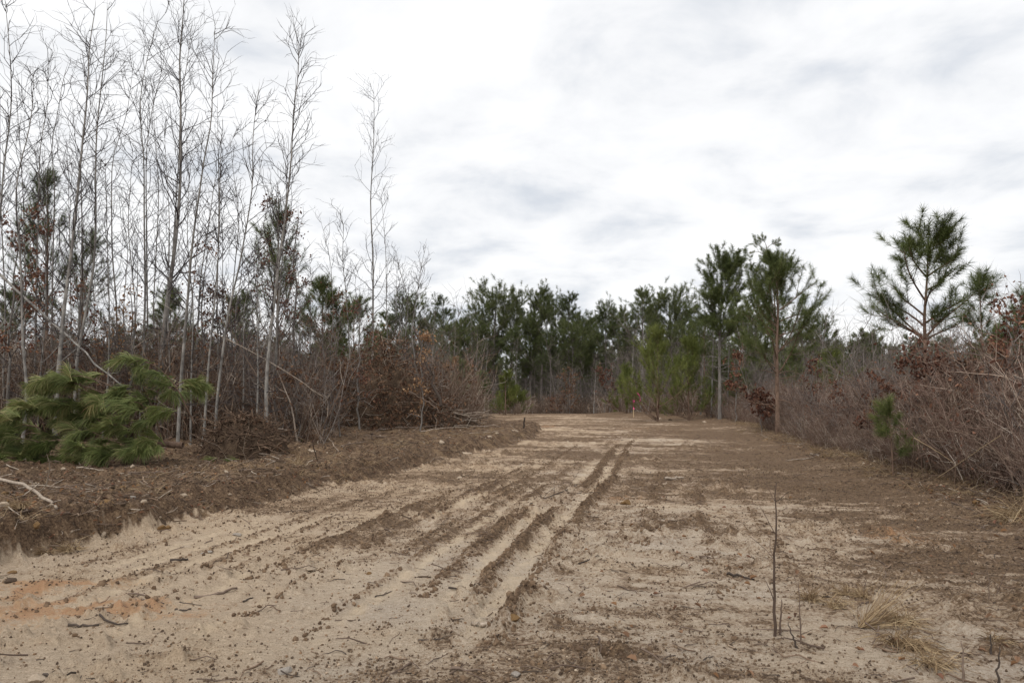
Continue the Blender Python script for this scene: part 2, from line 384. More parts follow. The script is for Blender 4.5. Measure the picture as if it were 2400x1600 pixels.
def ground_masks(x, y):
    u = x - fline(y); r = np.hypot(x, y)
    a = y + .21 * x; b = x - .21 * y
    wig = (fbm(x * .9, y * .9, 5, 3) - .5) * .5
    s = np.interp(y, BY, BX) - x + wig
    sr = x - np.interp(y, RY, RX)
    n_str = .55 * fbm(a * 8, b * 3.4, 41, 4, .66) + .45 * fbm(a * 3.2, b * .9, 46, 4, .6)            # streaks across
    n_lng = .5 * fbm(a * 1.0, b * 5.0, 42, 4, .62) + .5 * fbm(a * 3.5, b * 9, 47, 4, .62)             # streaks along
    n_pat = fbm(x * .55, y * .55, 43, 4)
    n_fin = fbm(x * 9, y * 9, 44, 4, .65)
    right = sstep(-.2, .6, u); left = 1 - right
    base = right * (.72 * n_str + .28 * n_fin) + left * (.5 * n_lng + .22 * n_str + .28 * n_fin)
    cover = -.035 + left * .03 + .06 * sstep(7, 13, r) + .035 * sstep(13, 24, r) + .05 * sstep(30, 45, r)
    cover = cover + .15 * sstep(-4.8, -1.2, sr) + .32 * (n_pat - .5)
    cover = cover + right * (.025 + .05 * sstep(8, 13, y)) - .07 * sstep(-1.6, -3.0, u) * (1 - sstep(9, 12, y)) - .05 * (1 - sstep(5, 7.5, y)) * sstep(.5, -1.5, u)
    cover = cover + sstep(10, 22, r) * (fbm(a * 1.3, b * .32, 45, 4, .6) - .5) * .55
    dk = base + cover - .5
    for off, w, h, y0, y1 in RIDGES:
        uu = u - off + (fbm(y * 1.3, y * 0 + off * 7, 11, 2) - .5) * .09
        env = sstep(y0, y0 + .8, y) * (1 - sstep(y1 - 2.5, y1, y)) * (-.1 + 1.7 * fbm(y * 2.2, y * 0 + off * 5, 12, 3)) * (1 - .5 * sstep(12, 24, y))
        dk = dk + env * (.24 if h > .04 else .13) * np.exp(-(uu / (w * .95)) ** 2)
    sand = 0 * x
    for off, w, h, y0, y1 in TROUGHS:
        uu = u - off + (fbm(y * .9, y * 0 + off * 3, 14, 2) - .5) * .07
        env = sstep(y0, y0 + .8, y) * (1 - sstep(y1 - 3, y1, y))
        sand = np.maximum(sand, env * np.exp(-(uu / (w * .85)) ** 4) * sstep(.38, .56, .55 * n_str + .45 * n_fin))
    dk = dk - .16 * sand * (1 - .7 * sstep(9, 20, y))
    litter = np.maximum(sstep(-.28, .22, s + (n_fin - .5) * .5 + (n_pat - .5) * .5), sstep(-1.5, -.1, sr + (n_pat - .5) * 2 + (n_str - .5) * 1.5))
    litter = np.maximum(litter, .85 * sstep(58, 66, r))
    org = 0 * x
    for ox, oy, rx, ry, k in ORANGE:
        q = ((x - ox) / rx) ** 2 + ((y - oy) / ry) ** 2
        org = np.maximum(org, k * np.exp(-q) * sstep(.34, .60, .6 * n_lng + .4 * n_fin))
    return dk, litter, org, sand
def warm_mask(x, y): return sstep(.6, 2.6, -(x - fline(y)) + (fbm(x * .7, y * .7, 48, 3) - .5) * 3) * .8 + .5 * sstep(9, 14, np.hypot(x, y)) * sstep(.45, .6, fbm(x * .5 + 4, y * .5, 49, 3))
ORANGE = []
for px, py, rx, ry, k in [(165, 1428, .6, .26, 1.5), (95, 1372, .7, .2, 1.3), (20, 1385, .5, .3, 1.0), (300, 1420, .6, .3, .9), (345, 1440, .5, .2, .9), (60, 1450, .8, .4, .5), (10, 1480, .3, .2, .4),
                          (1260, 1000, 1.0, 1.6, .8), (1180, 1012, .8, 2.0, .9), (1500, 1005, 1.5, 2.0, .4), (1460, 1170, .5, .6, .5), (265, 1180, .4, .2, .9), (355, 1182, .2, .12, 1.2),
                          (2080, 1255, 1.0, .7, .5), (1030, 1205, .25, .12, .9), (240, 1155, .3, .2, .6), (560, 1165, .2, .2, .8), (1680, 985, 1.5, 1.5, .5)]:
    r = ray(px, py); k2 = -CAMZ / r[2]; ORANGE.append((r[0] * k2, r[1] * k2, rx, ry, k))

def mat_ground():
    t = NT('cleared sandy ground', .95, .12)
    p = t.coords()
    dk, lit, org, sand = (t.attr(k) for k in ('dk', 'litter', 'org', 'sand'))
    n_lo = t.noise(p, .8, 4); n_md = t.noise(p, 7, 6, .65); n_hi = t.noise(p, 34, 9, .74); n_fi = t.noise(p, 150, 4, .6)
    n_sp = t.noise(p, 95, 3, .6); n_m2 = t.noise(t.mapping(p, (1, 2.2, 1)), 14, 9, .76)
    sandc = t.ramp(n_lo, [(.3, (.63, .545, .45)), (.5, (.655, .55, .43)), (.7, (.655, .53, .39))])
    sandc = t.mix(t.math('MULTIPLY', t.attr('warm'), .6), sandc, (.63, .47, .31))
    sandc = t.mix(t.rng(n_m2, .40, .62, 0.0, .8), t.mix(.5, sandc, (.30, .215, .145)), sandc)
    sandc = t.mix(t.rng(n_sp, .53, .62, 0.0, .6), sandc, (.24, .165, .11))
    sandc = t.mix(t.math('MULTIPLY', sand, .55), sandc, (.65, .52, .37))
    soil = t.ramp(n_m2, [(.34, (.055, .036, .026)), (.5, (.15, .098, .062)), (.66, (.34, .235, .145))])
    v = t.math('ADD', t.math('MULTIPLY', dk, 1.5), t.math('ADD', t.math('MULTIPLY', t.math('SUBTRACT', n_hi, .5), 1.5), t.math('MULTIPLY', t.math('SUBTRACT', n_m2, .5), .8)))
    mid = t.mix(.55, sandc, (.27, .175, .105))
    c = t.mix(t.rng(v, -.09, .04), sandc, mid)
    c = t.mix(t.rng(v, .08, .18), c, soil)
    c = t.mix(t.math('MULTIPLY', t.rng(t.math('ADD', org, t.math('ADD', t.math('MULTIPLY', t.math('SUBTRACT', n_hi, .5), 1.6), t.math('MULTIPLY', t.math('SUBTRACT', n_m2, .5), 1.0))), .2, .7), .75), c, t.mix(t.rng(n_hi, .4, .65), (.44, .215, .105), (.50, .32, .18)))
    litc = t.ramp(t.math('ADD', t.math('MULTIPLY', n_hi, .6), t.math('MULTIPLY', n_md, .4)),
                  [(.36, (.028, .018, .013)), (.46, (.09, .058, .038)), (.54, (.18, .118, .074)), (.64, (.36, .26, .17))])
    litc = t.mix(t.rng(t.noise(p, 1.7, 5, .6), .52, .66, 0.0, .65), litc, t.mix(t.rng(n_hi, .42, .6), (.17, .105, .06), (.40, .285, .175)))
    c = t.mix(t.rng(t.math('ADD', lit, t.math('MULTIPLY', t.math('SUBTRACT', n_md, .5), .9)), .35, .7), c, litc)
    t.col(c)
    h = t.math('ADD', t.math('ADD', t.math('MULTIPLY', n_hi, .5), t.math('MULTIPLY', n_fi, .2)), t.math('MULTIPLY', n_m2, .9))
    t.bump(h, 1.0, .05)
    return t.m
def build_ground():
    dense = np.radians(np.linspace(-43, 43, 720)); coarse = np.radians(np.linspace(43, 317, 64))[1:-1]
    th = np.concatenate([dense, coarse])
    rr = np.concatenate([np.linspace(.2, 3.2, 24)[:-1], 3.2 * (75 / 3.2) ** np.linspace(0, 1, 540), np.geomspace(75, 1500, 40)[1:]])
    A, Rr = np.meshgrid(th, rr)
    x = Rr * np.sin(A); y = Rr * np.cos(A)
    z = ground(x.ravel(), y.ravel())
    dk, lit, org, sand = ground_masks(x.ravel(), y.ravel())
    nt, nr = len(th), len(rr)
    GRID.update(th=dense, rr=rr, z=z.reshape(nr, nt)[:, :len(dense)])
    i = np.arange(nr - 1)[:, None] * nt; j = np.arange(nt)[None]; j2 = (j + 1) % nt
    q = np.stack([i + j, i + nt + j, i + nt + j2, i + j2], -1).reshape(-1, 4)[:, ::-1]
    V = np.stack([x.ravel(), y.ravel(), z], 1)
    V = np.concatenate([V, [[0, 0, z[:nt].mean()]]])
    cap = np.stack([np.full(nt, len(V) - 1), np.arange(nt), (np.arange(nt) + 1) % nt], 1)[:, ::-1]
    ext = lambda a: np.concatenate([a, a[:1]])
    me = make_mesh('ground', V, [q, cap], mat_ground(), True, {'dk': ext(dk), 'litter': ext(lit), 'org': ext(org), 'sand': ext(sand), 'warm': ext(np.clip(warm_mask(x.ravel(), y.ravel()), 0, 1))})
    props(link('ground', me), 'cleared sandy ground with tyre tracks and dark soil', None, None, 'structure')
build_ground()

# ------------------------------------------------------------------ stuff: geometry-node scatter of unlinked source meshes
def scatter(name, meshes, P, rot, scl, label, seed=0):
    rg = rng_of(seed)
    src = bpy.data.collections.new(name + ' sources')
    for i, m in enumerate(meshes):
        src.objects.link(bpy.data.objects.new('%s_source_%02d' % (name, i), m))
    me = bpy.data.meshes.new(name); n = len(P)
    me.vertices.add(n); me.vertices.foreach_set('co', np.ascontiguousarray(P, dtype=np.float32).ravel())
    a = me.attributes.new('rot', 'FLOAT_VECTOR', 'POINT'); a.data.foreach_set('vector', np.ascontiguousarray(rot, dtype=np.float32).ravel())
    a = me.attributes.new('scl', 'FLOAT', 'POINT'); a.data.foreach_set('value', np.ascontiguousarray(scl, dtype=np.float32))
    a = me.attributes.new('idx', 'INT', 'POINT'); a.data.foreach_set('value', rg.integers(0, len(meshes), n).astype(np.int32))
    g = bpy.data.node_groups.new(name + ' scatter', 'GeometryNodeTree')
    g.interface.new_socket('Geometry', in_out='INPUT', socket_type='NodeSocketGeometry')
    g.interface.new_socket('Geometry', in_out='OUTPUT', socket_type='NodeSocketGeometry')
    gi = g.nodes.new('NodeGroupInput'); go = g.nodes.new('NodeGroupOutput')
    ci = g.nodes.new('GeometryNodeCollectionInfo'); ci.inputs['Collection'].default_value = src
    ci.inputs['Separate Children'].default_value = True; ci.inputs['Reset Children'].default_value = True
    ip = g.nodes.new('GeometryNodeInstanceOnPoints'); ip.inputs['Pick Instance'].default_value = True
    def na(nm, tp):
        o = g.nodes.new('GeometryNodeInputNamedAttribute'); o.data_type = tp; o.inputs['Name'].default_value = nm
        return [s for s in o.outputs if s.name == 'Attribute' and s.enabled][0]
    e2r = g.nodes.new('FunctionNodeEulerToRotation')
    g.links.new(gi.outputs[0], ip.inputs['Points']); g.links.new(ci.outputs[0], ip.inputs['Instance'])
    g.links.new(na('idx', 'INT'), ip.inputs['Instance Index'])
    g.links.new(na('rot', 'FLOAT_VECTOR'), e2r.inputs[0]); g.links.new(e2r.outputs[0], ip.inputs['Rotation'])
    g.links.new(na('scl', 'FLOAT'), ip.inputs['Scale']); g.links.new(ip.outputs[0], go.inputs[0])
    o = link(name, me); md = o.modifiers.new('scatter', 'NODES'); md.node_group = g
    return props(o, label, None, None, 'stuff')

# ------------------------------------------------------------------ plant builders
def trunk_from(pts, r0, K=18, rtip=.12, wob=0.0, rg=None):
    P = resample(pts, K)
    if wob: P[1:] += np.cumsum(rg.normal(size=(K - 1, 3)) * wob * np.array([1, 1, .2]), 0)
    R = r0 * (1 - (1 - rtip) * np.linspace(0, 1, K) ** .85)
    return P[None], R[None]

def bare_tree(name, pts, r0, label, seed, group=None, nb=34, blen=.2, t0=.3, cat='tree', bark=None, twig=None, ang=(26, 56), fine=1.0, dead=True):
    """pts: world points of the trunk, foot first"""
    rg = rng_of(seed); base = np.array(pts[0])
    P, R = trunk_from(np.array(pts) - base, r0, 24)
    Hh = np.linalg.norm(P[0, -1] - P[0, 0])
    root = thing(name, label, cat, base, group)
    m = MB(); m.tubes(P, R, 8, True, rg); link('trunk', m.mesh('trunk', bark or M_BIRCH), root)
    L = lambda t: Hh * blen * (1.12 - t) ** .8 * (.55 + .45 * np.minimum(1, (t - t0 + .12) * 3.0)) + .25
    l1, r1 = spawn(rg, P, R, nb, t0, .97, ang, L, 8, .10, .14, .42, .0098)
    l2, r2 = spawn(rg, l1, r1, int(4 * fine + .5), .2, .95, (25, 55), Hh * blen * .36, 5, .03, .22, .55, .0058)
    l3, r3 = spawn(rg, l2, r2, max(1, int(1.5 * fine)), .25, .95, (25, 55), Hh * blen * .16, 4, .02, .22, .6, .0043)
    m = MB(); m.tubes(l1, r1, 4, True, rg); m.tubes(l2, r2, 3, True, rg); m.tubes(l3, r3, 3, True, rg)
    if dead:   # short dead side shoots low on the stem
        l4, r4 = spawn(rg, P, R, 16, .08, t0 + .1, (60, 95), .8, 4, -.02, .2, .3, .004)
        l5, r5 = spawn(rg, l4, r4, 3, .3, .95, (30, 70), .35, 3, 0, .2, .6, .003)
        m.tubes(l4, r4, 3, True, rg); m.tubes(l5, r5, 3, True, rg)
    link('crown', m.mesh('crown', twig or M_TWIGTOP), root)
    return root

def needle_tufts(m, rg, A, D, n, shoot, nl, w, spread=(18, 58), droop=.25, K=2, upcurve=0.0):
    """n needles on each shoot: A shoot start, D shoot direction; needles sit along the shoot and sweep forward"""
    N = len(A); D = nrm(D)
    t = rg.random((N, n)) ** .8
    shoot = np.broadcast_to(np.asarray(shoot, float), (N,))
    base = A[:, None] + D[:, None] * (t * shoot[:, None])[..., None]
    base = base.reshape(-1, 3); Dr = np.repeat(D, n, 0); M = N * n
    rnd = nrm(rg.normal(size=(M, 3))); perp = nrm(rnd - Dr * np.sum(rnd * Dr, 1, keepdims=True))
    a = np.radians(rg.uniform(spread[0], spread[1], M) * (1.15 - .5 * t.ravel()))[:, None]
    d = nrm(Dr * np.cos(a) + perp * np.sin(a) + np.array([0, 0, upcurve]))
    ln = nl * rg.uniform(.7, 1.15, M)[:, None]
    P = np.zeros((M, K, 3)); P[:, 0] = base
    for k in range(1, K):
        d = nrm(d - np.array([0, 0, droop / (K - 1)])); P[:, k] = P[:, k - 1] + d * ln / (K - 1)
    R = np.full((M, K), w * .5)
    # one random shade per shoot with a little per needle
    rv = np.repeat(rg.random(N), n) * .4 + rg.random(M) * .6
    n0 = m.n; m.tubes(P, R, 3, True, rg)
    nv = len(m.r[-1]) // M
    m.r[-1] = np.repeat(rv, nv)

def pine(name, pts, r0, label, seed, group=None, whorls=9, per=5, c0=.3, reach=1.6, ang=(45, 65), shape='cone', sub=4, tuft=60, shoot=.34, nl=.2, w=.007,
         mat=None, bark=None, branches=None, extra_dead=0, up=.06, cat='pine tree', leader=True, subang=(30, 60), tip_t=.45, droop=.2, spread=(20, 75), ctop=.89):
    rg = rng_of(seed); base = np.array(pts[0])
    P, R = trunk_from(np.array(pts) - base, r0, 18, .1)
    Hh = P[0, -1, 2] - P[0, 0, 2]
    root = thing(name, label, cat, base, group)
    m = MB(); m.tubes(P, R, 8, True, rg); link('trunk', m.mesh('trunk', bark or M_PINEBARK), root)
    L1, R1 = [], []
    if whorls:
        for i in range(whorls):
            t = c0 + (ctop - c0) * i / (whorls - 1)
            f = (t - c0) / (1 - c0)
            if shape == 'cone': ln = reach * (1.06 - f) ** .75
            elif shape == 'round': ln = reach * math.sqrt(max(.05, 1 - (f * 1.02 - .15) ** 2 * 1.12)) * (.55 + .45 * min(1, f * 4))
            else: ln = reach * (.55 + .45 * math.sin(f * 5)) * (1.05 - f)
            q, rr = spawn(rg, P, R, per, max(0, t - .03), min(.985, t + .03), (ang[0] * (1 - .35 * f), ang[1] * (1 - .35 * f)), lambda tt, ln=ln: ln * np.ones_like(tt), 7, up, .07, .42, .008)
            L1.append(q); R1.append(rr)
    for br in (branches or []):
        q = resample(np.array(br) - base, 7); L1.append(q[None]); R1.append((.028 * np.linspace(1, .35, 7))[None])
    L1 = np.concatenate(L1); R1 = np.concatenate(R1)
    ln1 = np.linalg.norm(L1[:, -1] - L1[:, 0], axis=1)
    l2, r2 = spawn(rg, L1, R1, sub, .35, .95, subang, lambda t: np.repeat(ln1, sub) * .38 + .1, 5, up * 1.5, .1, .6, .006)
    m = MB(); m.tubes(L1, R1, 5, True, rg); m.tubes(l2, r2, 3, True, rg); m.tubes(P, R * .5, 4, True, rg)
    if extra_dead:
        l4, r4 = spawn(rg, P, R, extra_dead, .12, c0, (60, 92), reach * .6, 5, -.03, .12, .25, .006); l5, r5 = spawn(rg, l4, r4, 3, .3, .95, (30, 60), reach * .2, 3, 0, .15, .6, .004)
        m.tubes(l4, r4, 4, True, rg); m.tubes(l5, r5, 3, True, rg)
    link('limbs', m.mesh('limbs', bark or M_PINEBARK), root)
    m = MB()
    # shoots: branch tips, sub-branch tips and a few along
    A = [L1[:, -2], l2[:, -2], l2[:, -3]]; D = [L1[:, -1] - L1[:, -2], l2[:, -1] - l2[:, -2], l2[:, -2] - l2[:, -3]]
    k = int(round((1 - tip_t) * 6))
    for j in range(2, 2 + max(0, k - 1)): A.append(L1[:, -1 - j]); D.append(L1[:, -j] - L1[:, -1 - j])
    if leader:
        A.append(P[0, [-2, -2, -3, -3, -4]]); D.append(np.array([[0, 0, 1.], [.1, 0, 1.], [0, .1, 1.], [-.1, 0, 1.], [0, 0, 1.]]))
    A = np.concatenate(A); D = nrm(np.concatenate(D)) + np.array([0, 0, .25])
    needle_tufts(m, rg, A, D, tuft, shoot * rg.uniform(.7, 1.3, len(A)), nl, w, spread=spread, droop=droop)
    link('crown', m.mesh('crown', mat or M_NEEDLE, False), root)
    return root
def copy_thing(src, label, loc, rotz, scl):
    r = src.copy(); COL.objects.link(r); r.location = loc; r.rotation_euler = (0, 0, rotz); r.scale = scl if hasattr(scl, '__len__') else (scl,) * 3; r['label'] = label
    for ch in src.children:
        c = ch.copy(); COL.objects.link(c); c.parent = r
    return r

OAKN = .8
def oak(name, base, height, spread, label, seed, leaf0=.3, nl=700, mat=None, lsize=.12, group='saplings that kept their dead leaves', nb=22, clump=None, lean=(0, 0), r0=None):
    rg = rng_of(seed); nl = int(nl * OAKN); lsize *= .8
    P = resample([(0, 0, 0), (rg.normal() * .1 + lean[0] * .5, lean[1] * .5, height * .5), (lean[0], lean[1], height)], 12)
    P[1:-1] += rg.normal(size=(10, 3)) * .04
    P = P[None]; R = ((r0 or .012 + height * .006) * np.linspace(1, .15, 12))[None]
    root = thing(name, label, 'sapling', base, group)
    m = MB(); m.tubes(P, R, 6, True, rg); link('trunk', m.mesh('trunk', M_GREYBARK), root)
    l1, r1 = spawn(rg, P, R, nb, max(.12, leaf0 - .12), .97, (40, 75), lambda t: spread * (1.15 - .75 * t), 6, .08, .15, .5, .005)
    l2, r2 = spawn(rg, l1, r1, 5, .25, .97, (30, 65), spread * .38, 4, .05, .2, .6, .0035)
    m = MB(); m.tubes(l1, r1, 4, True, rg); m.tubes(l2, r2, 3, True, rg); m.tubes(P, R * .5, 4, True, rg); link('limbs', m.mesh('limbs', M_TWIG), root)
    m = MB(); q = np.concatenate([l2[:, -1], l2[:, -2], l1[:, -1], l1[:, -2]])
    # leaves hang in bunches, so only some of the twigs carry them
    ok = vn3(q + np.array(base), seed) > .42; q = q[ok] if ok.sum() > 8 else q
    ii = rg.integers(0, len(q), nl); p = q[ii] + rg.normal(size=(nl, 3)) * .045
    d = rg.normal(size=(nl, 3)) * .8 + np.array([0, 0, -.7])
    m.leaves(p, d, rg.normal(size=(nl, 3)), lsize * rg.uniform(.6, 1.25, nl), lsize * .6 * rg.uniform(.6, 1.2, nl), rg)
    link('crown', m.mesh('crown', mat or M_OAKLEAF, False), root)
    return root
def vn3(p, s): return fbm(p[:, 0] * 1.6 + p[:, 2] * .7, p[:, 2] * 1.6 - p[:, 1] * 1.1, s % 97, 2)

# ------------------------------------------------------------------ left: the tall bare trees (trunks traced in the 2.614x crop of the photo's left)
CS = 2.614
def tr(d, pts, wid):
    """crop polyline (foot first) at distance d -> world points reaching down to the ground, radius"""
    W = [at(x / CS, y / CS, d) for x, y in pts]
    x, y = W[0][0], W[0][1]
    W = [np.array([x, y, G1(x, y) - .08])] + [w for w in W if w[2] > G1(x, y) + .25]
    rg = rng_of(int(pts[0][0] * 7 + pts[0][1]) & 0xffff)
    dep = np.cumsum(rg.normal(size=len(W)) * .12)         # trunks wander in depth too
    W = [np.array([w[0], w[1] + e, w[2]]) for w, e in zip(W, dep - dep[0])]
    return W, wid / CS / F * d * .5
TALL = [
 (21, [(-60, 2380), (-30, 1700), (-10, 1000), (30, 620), (50, 400), (25, 180), (8, -60)], 20, 'thick bare trunk at the left edge, its foot outside the picture'),
 (19, [(150, 2382), (120, 2150), (95, 1800), (90, 1500), (80, 1250), (85, 1040), (140, 880), (175, 700), (190, 500), (190, 350)], 20, None),
 (24, [(185, 2300), (200, 1700), (215, 1180), (225, 900), (250, 680), (285, 560), (265, 430), (305, 300)], 15, None),
 (25, [(300, 2250), (300, 1600), (310, 1080), (320, 900), (360, 680), (385, 520), (430, 345)], 15, None),
 (20, [(350, 2330), (345, 2100), (365, 1900), (410, 1500), (445, 1200), (460, 900), (480, 780), (520, 560), (530, 380), (540, 190), (580, 100), (575, -40)], 28, 'stout pale bare tree rising right behind the felled pine, curving left then right'),
 (24, [(500, 2200), (510, 1500), (490, 1080), (500, 930), (560, 700), (620, 480), (660, 330)], 12, None),
 (22, [(480, 2250), (540, 1980), (590, 1650), (610, 1400), (620, 1200), (635, 900), (655, 700), (700, 450), (715, 150), (725, 30)], 20, None),
 (25, [(700, 2250), (680, 1850), (660, 1560), (655, 1100), (660, 930), (740, 700), (760, 500), (790, 330)], 14, None),
 (23, [(870, 2200), (875, 1750), (870, 1350), (855, 950), (840, 650), (870, 500), (915, 250), (945, 130), (970, 40)], 17, None),
 (26, [(905, 2150), (900, 1700), (915, 1400), (905, 950), (930, 730), (960, 560), (1010, 430), (1010, 200)], 14, None),
 (23, [(985, 2200), (1010, 1950), (1030, 1550), (1050, 1150), (1055, 850), (1055, 520), (1065, 350), (1080, 200), (1110, 50), (1130, -140)], 36, 'thickest and tallest of the bare trees, its top out of the picture'),
 (25, [(1000, 2200), (1060, 1700), (1075, 1300), (1085, 1050), (1115, 820), (1115, 600), (1135, 430), (1160, 250), (1160, 90)], 16, 'slender bare tree close behind the thickest trunk, slightly to its right'),
 (21, [(1100, 2350), (1130, 2050), (1165, 1800), (1190, 1500), (1240, 1150), (1270, 920), (1290, 720), (1305, 540), (1320, 330), (1330, 120)], 22, None),
 (24, [(1200, 2300), (1215, 1700), (1260, 1300), (1290, 1050), (1350, 950), (1440, 750)], 12, None),
 (20, [(1250, 2500), (1270, 2200), (1290, 1900), (1320, 1500), (1330, 1100), (1335, 800)], 13, None),
 (20, [(1330, 2540), (1350, 2250), (1400, 1900), (1450, 1650), (1510, 1400), (1560, 1150), (1575, 900), (1590, 750), (1610, 500)], 18, None),
 (18, [(1632, 2510), (1630, 2350), (1640, 2100), (1655, 1750), (1690, 1400), (1720, 1150), (1740, 850), (1755, 650), (1775, 450), (1800, 250), (1790, 130)], 25, 'tall pale grey tree rising straight behind the torn-up root mound'),
 (24, [(1690, 2300), (1705, 2000), (1750, 1500), (1770, 1150), (1805, 820)], 12, None),
 (26, [(2285, 2200), (2287, 1950), (2290, 1600), (2272, 1250), (2285, 1050), (2300, 800), (2300, 535)], 16, 'lone slim bare tree standing apart on the right of the bare group'),
 (27, [(2480, 2250), (2480, 2000), (2500, 1850), (2440, 1640), (2400, 1480)], 12, None),
 (25, [(2560, 2300), (2520, 2050), (2560, 1800), (2590, 1600), (2620, 1480)], 12, 'short bare sapling at the right end of the left thicket, beside the brush pile'),
 (25, [(2150, 2200), (2130, 1800), (2110, 1600), (2130, 1400), (2100, 1300)], 11, None),
]
TALL.sort(key=lambda q: q[1][0][0])
for i, (d, pts, wid, lab) in enumerate(TALL):
    W, r = tr(max(17.5, d - 3) if pts[0][0] < 2000 else d + 3.5, pts, wid * 1.1)
    h = W[-1][2] - W[0][2]
    short = h < 7
    lab = lab or '%s bare grey tree on the left bank, %s trunk from left' % ('slender tall' if not short else 'thin short', ORD[i])
    bare_tree('bare_tree', W, max(r, .035), lab, 100 + i, 'bare trees on the left bank', nb=(40 if wid > 24 else 30 if not short else 20), blen=(.17 if not short else .24),
              t0=.3 if not short else .35, twig=M_TWIGTOP)

# saplings between them, whip-thin
rg = rng_of(5)
SAPL = [(60, 20), (140, 21), (245, 20), (460, 20), (640, 19), (780, 20), (1040, 20), (1180, 19), (1320, 21), (1420, 22), (1500, 20), (1580, 19), (30, 24), (260, 26), (420, 23), (590, 27), (760, 24), (820, 27), (960, 22), (1150, 27), (1380, 23), (1440, 21), (1560, 25), (1600, 27), (1830, 24), (1900, 27), (2010, 25), (2200, 28), (2380, 27), (2440, 26)]
SAPL.sort()
for i, (cx, d) in enumerate(SAPL):
    # kept in order from the left, so that each one's number holds
    top = float(rg.uniform(450, 1300)) if cx < 1500 else float(rg.uniform(1150, 1650))
    pts = [(cx, 2300), (cx + rg.normal() * 16, 1900), (cx + rg.normal() * 24, (1900 + top) / 2), (cx + rg.normal() * 40, top)]
    W, r = tr(d if cx < 1850 else 29.5, pts, 9)
    bare_tree('bare_sapling', W, .03, 'whip-thin bare sapling on the left bank, %s thin one from left' % ORD[i], 200 + i, 'thin bare saplings on the left bank', nb=20, blen=.16, t0=.25, cat='sapling', fine=.8, twig=M_TWIGTOP, bark=M_BIRCH)

# ------------------------------------------------------------------ left: pines behind the bare trees
def stand(px, d, top_py, lean_px=0):
    x = (px - 1200) / F * d; z = G1(x, d)
    T = at(px + lean_px, top_py, d)
    return [np.array([x, d, z - .1]), np.array([(x + T[0]) / 2, d, (z + T[2]) / 2]), T]
pine('pine_tree', stand(113, 27, 410), .10, 'green pine with upright shoots behind the bare trees at far left', 301, 'pines behind the left thicket', whorls=7, per=4, c0=.42, reach=2.0, ang=(35, 60), sub=3, tuft=40, shoot=.5, nl=.24, w=.011, up=.12)
pine('pine_tree', stand(195, 29, 545), .09, 'lower green pine just right of the far-left pine', 302, 'pines behind the left thicket', whorls=7, per=4, c0=.35, reach=1.9, sub=3, tuft=38, shoot=.45, nl=.22, w=.011)
pine('pine_tree', stand(652, 27, 505), .10, 'pine half hidden behind the tall pale tree by the root mound', 303, 'pines behind the left thicket', whorls=7, per=4, c0=.38, reach=2.0, ang=(35, 60), sub=3, tuft=40, shoot=.5, nl=.24, w=.011, up=.12)
pine('pine_tree', stand(756, 31, 655), .07, 'small pine top showing above the brown thicket left of the lone slim tree', 304, 'pines behind the left thicket', whorls=7, per=5, c0=.4, reach=1.6, sub=4, tuft=44, shoot=.4, nl=.22, w=.011)
pine('pine_tree', stand(30, 30, 690), .07, 'low bushy pine at the left edge behind the thicket', 305, 'pines behind the left thicket', whorls=7, per=5, c0=.25, reach=1.7, sub=4, tuft=44, shoot=.4, nl=.22, w=.011)
pine('pine_tree', stand(830, 36, 710), .07, 'pine top peeping over the thicket behind the lone slim tree', 306, 'pines behind the left thicket', whorls=7, per=5, c0=.3, reach=1.9, sub=4, tuft=44, shoot=.4, nl=.22, w=.012)
pine('pine_tree', stand(400, 33, 690), .07, 'low pine seen between trunks behind the thickest bare tree', 307, 'pines behind the left thicket', whorls=7, per=5, c0=.3, reach=1.8, sub=4, tuft=44, shoot=.4, nl=.22, w=.012)
pine('pine_tree', stand(560, 36, 700), .07, 'low pine in the gap left of the tall tree by the root mound', 308, 'pines behind the left thicket', whorls=7, per=5, c0=.3, reach=1.8, sub=4, tuft=44, shoot=.4, nl=.22, w=.012)

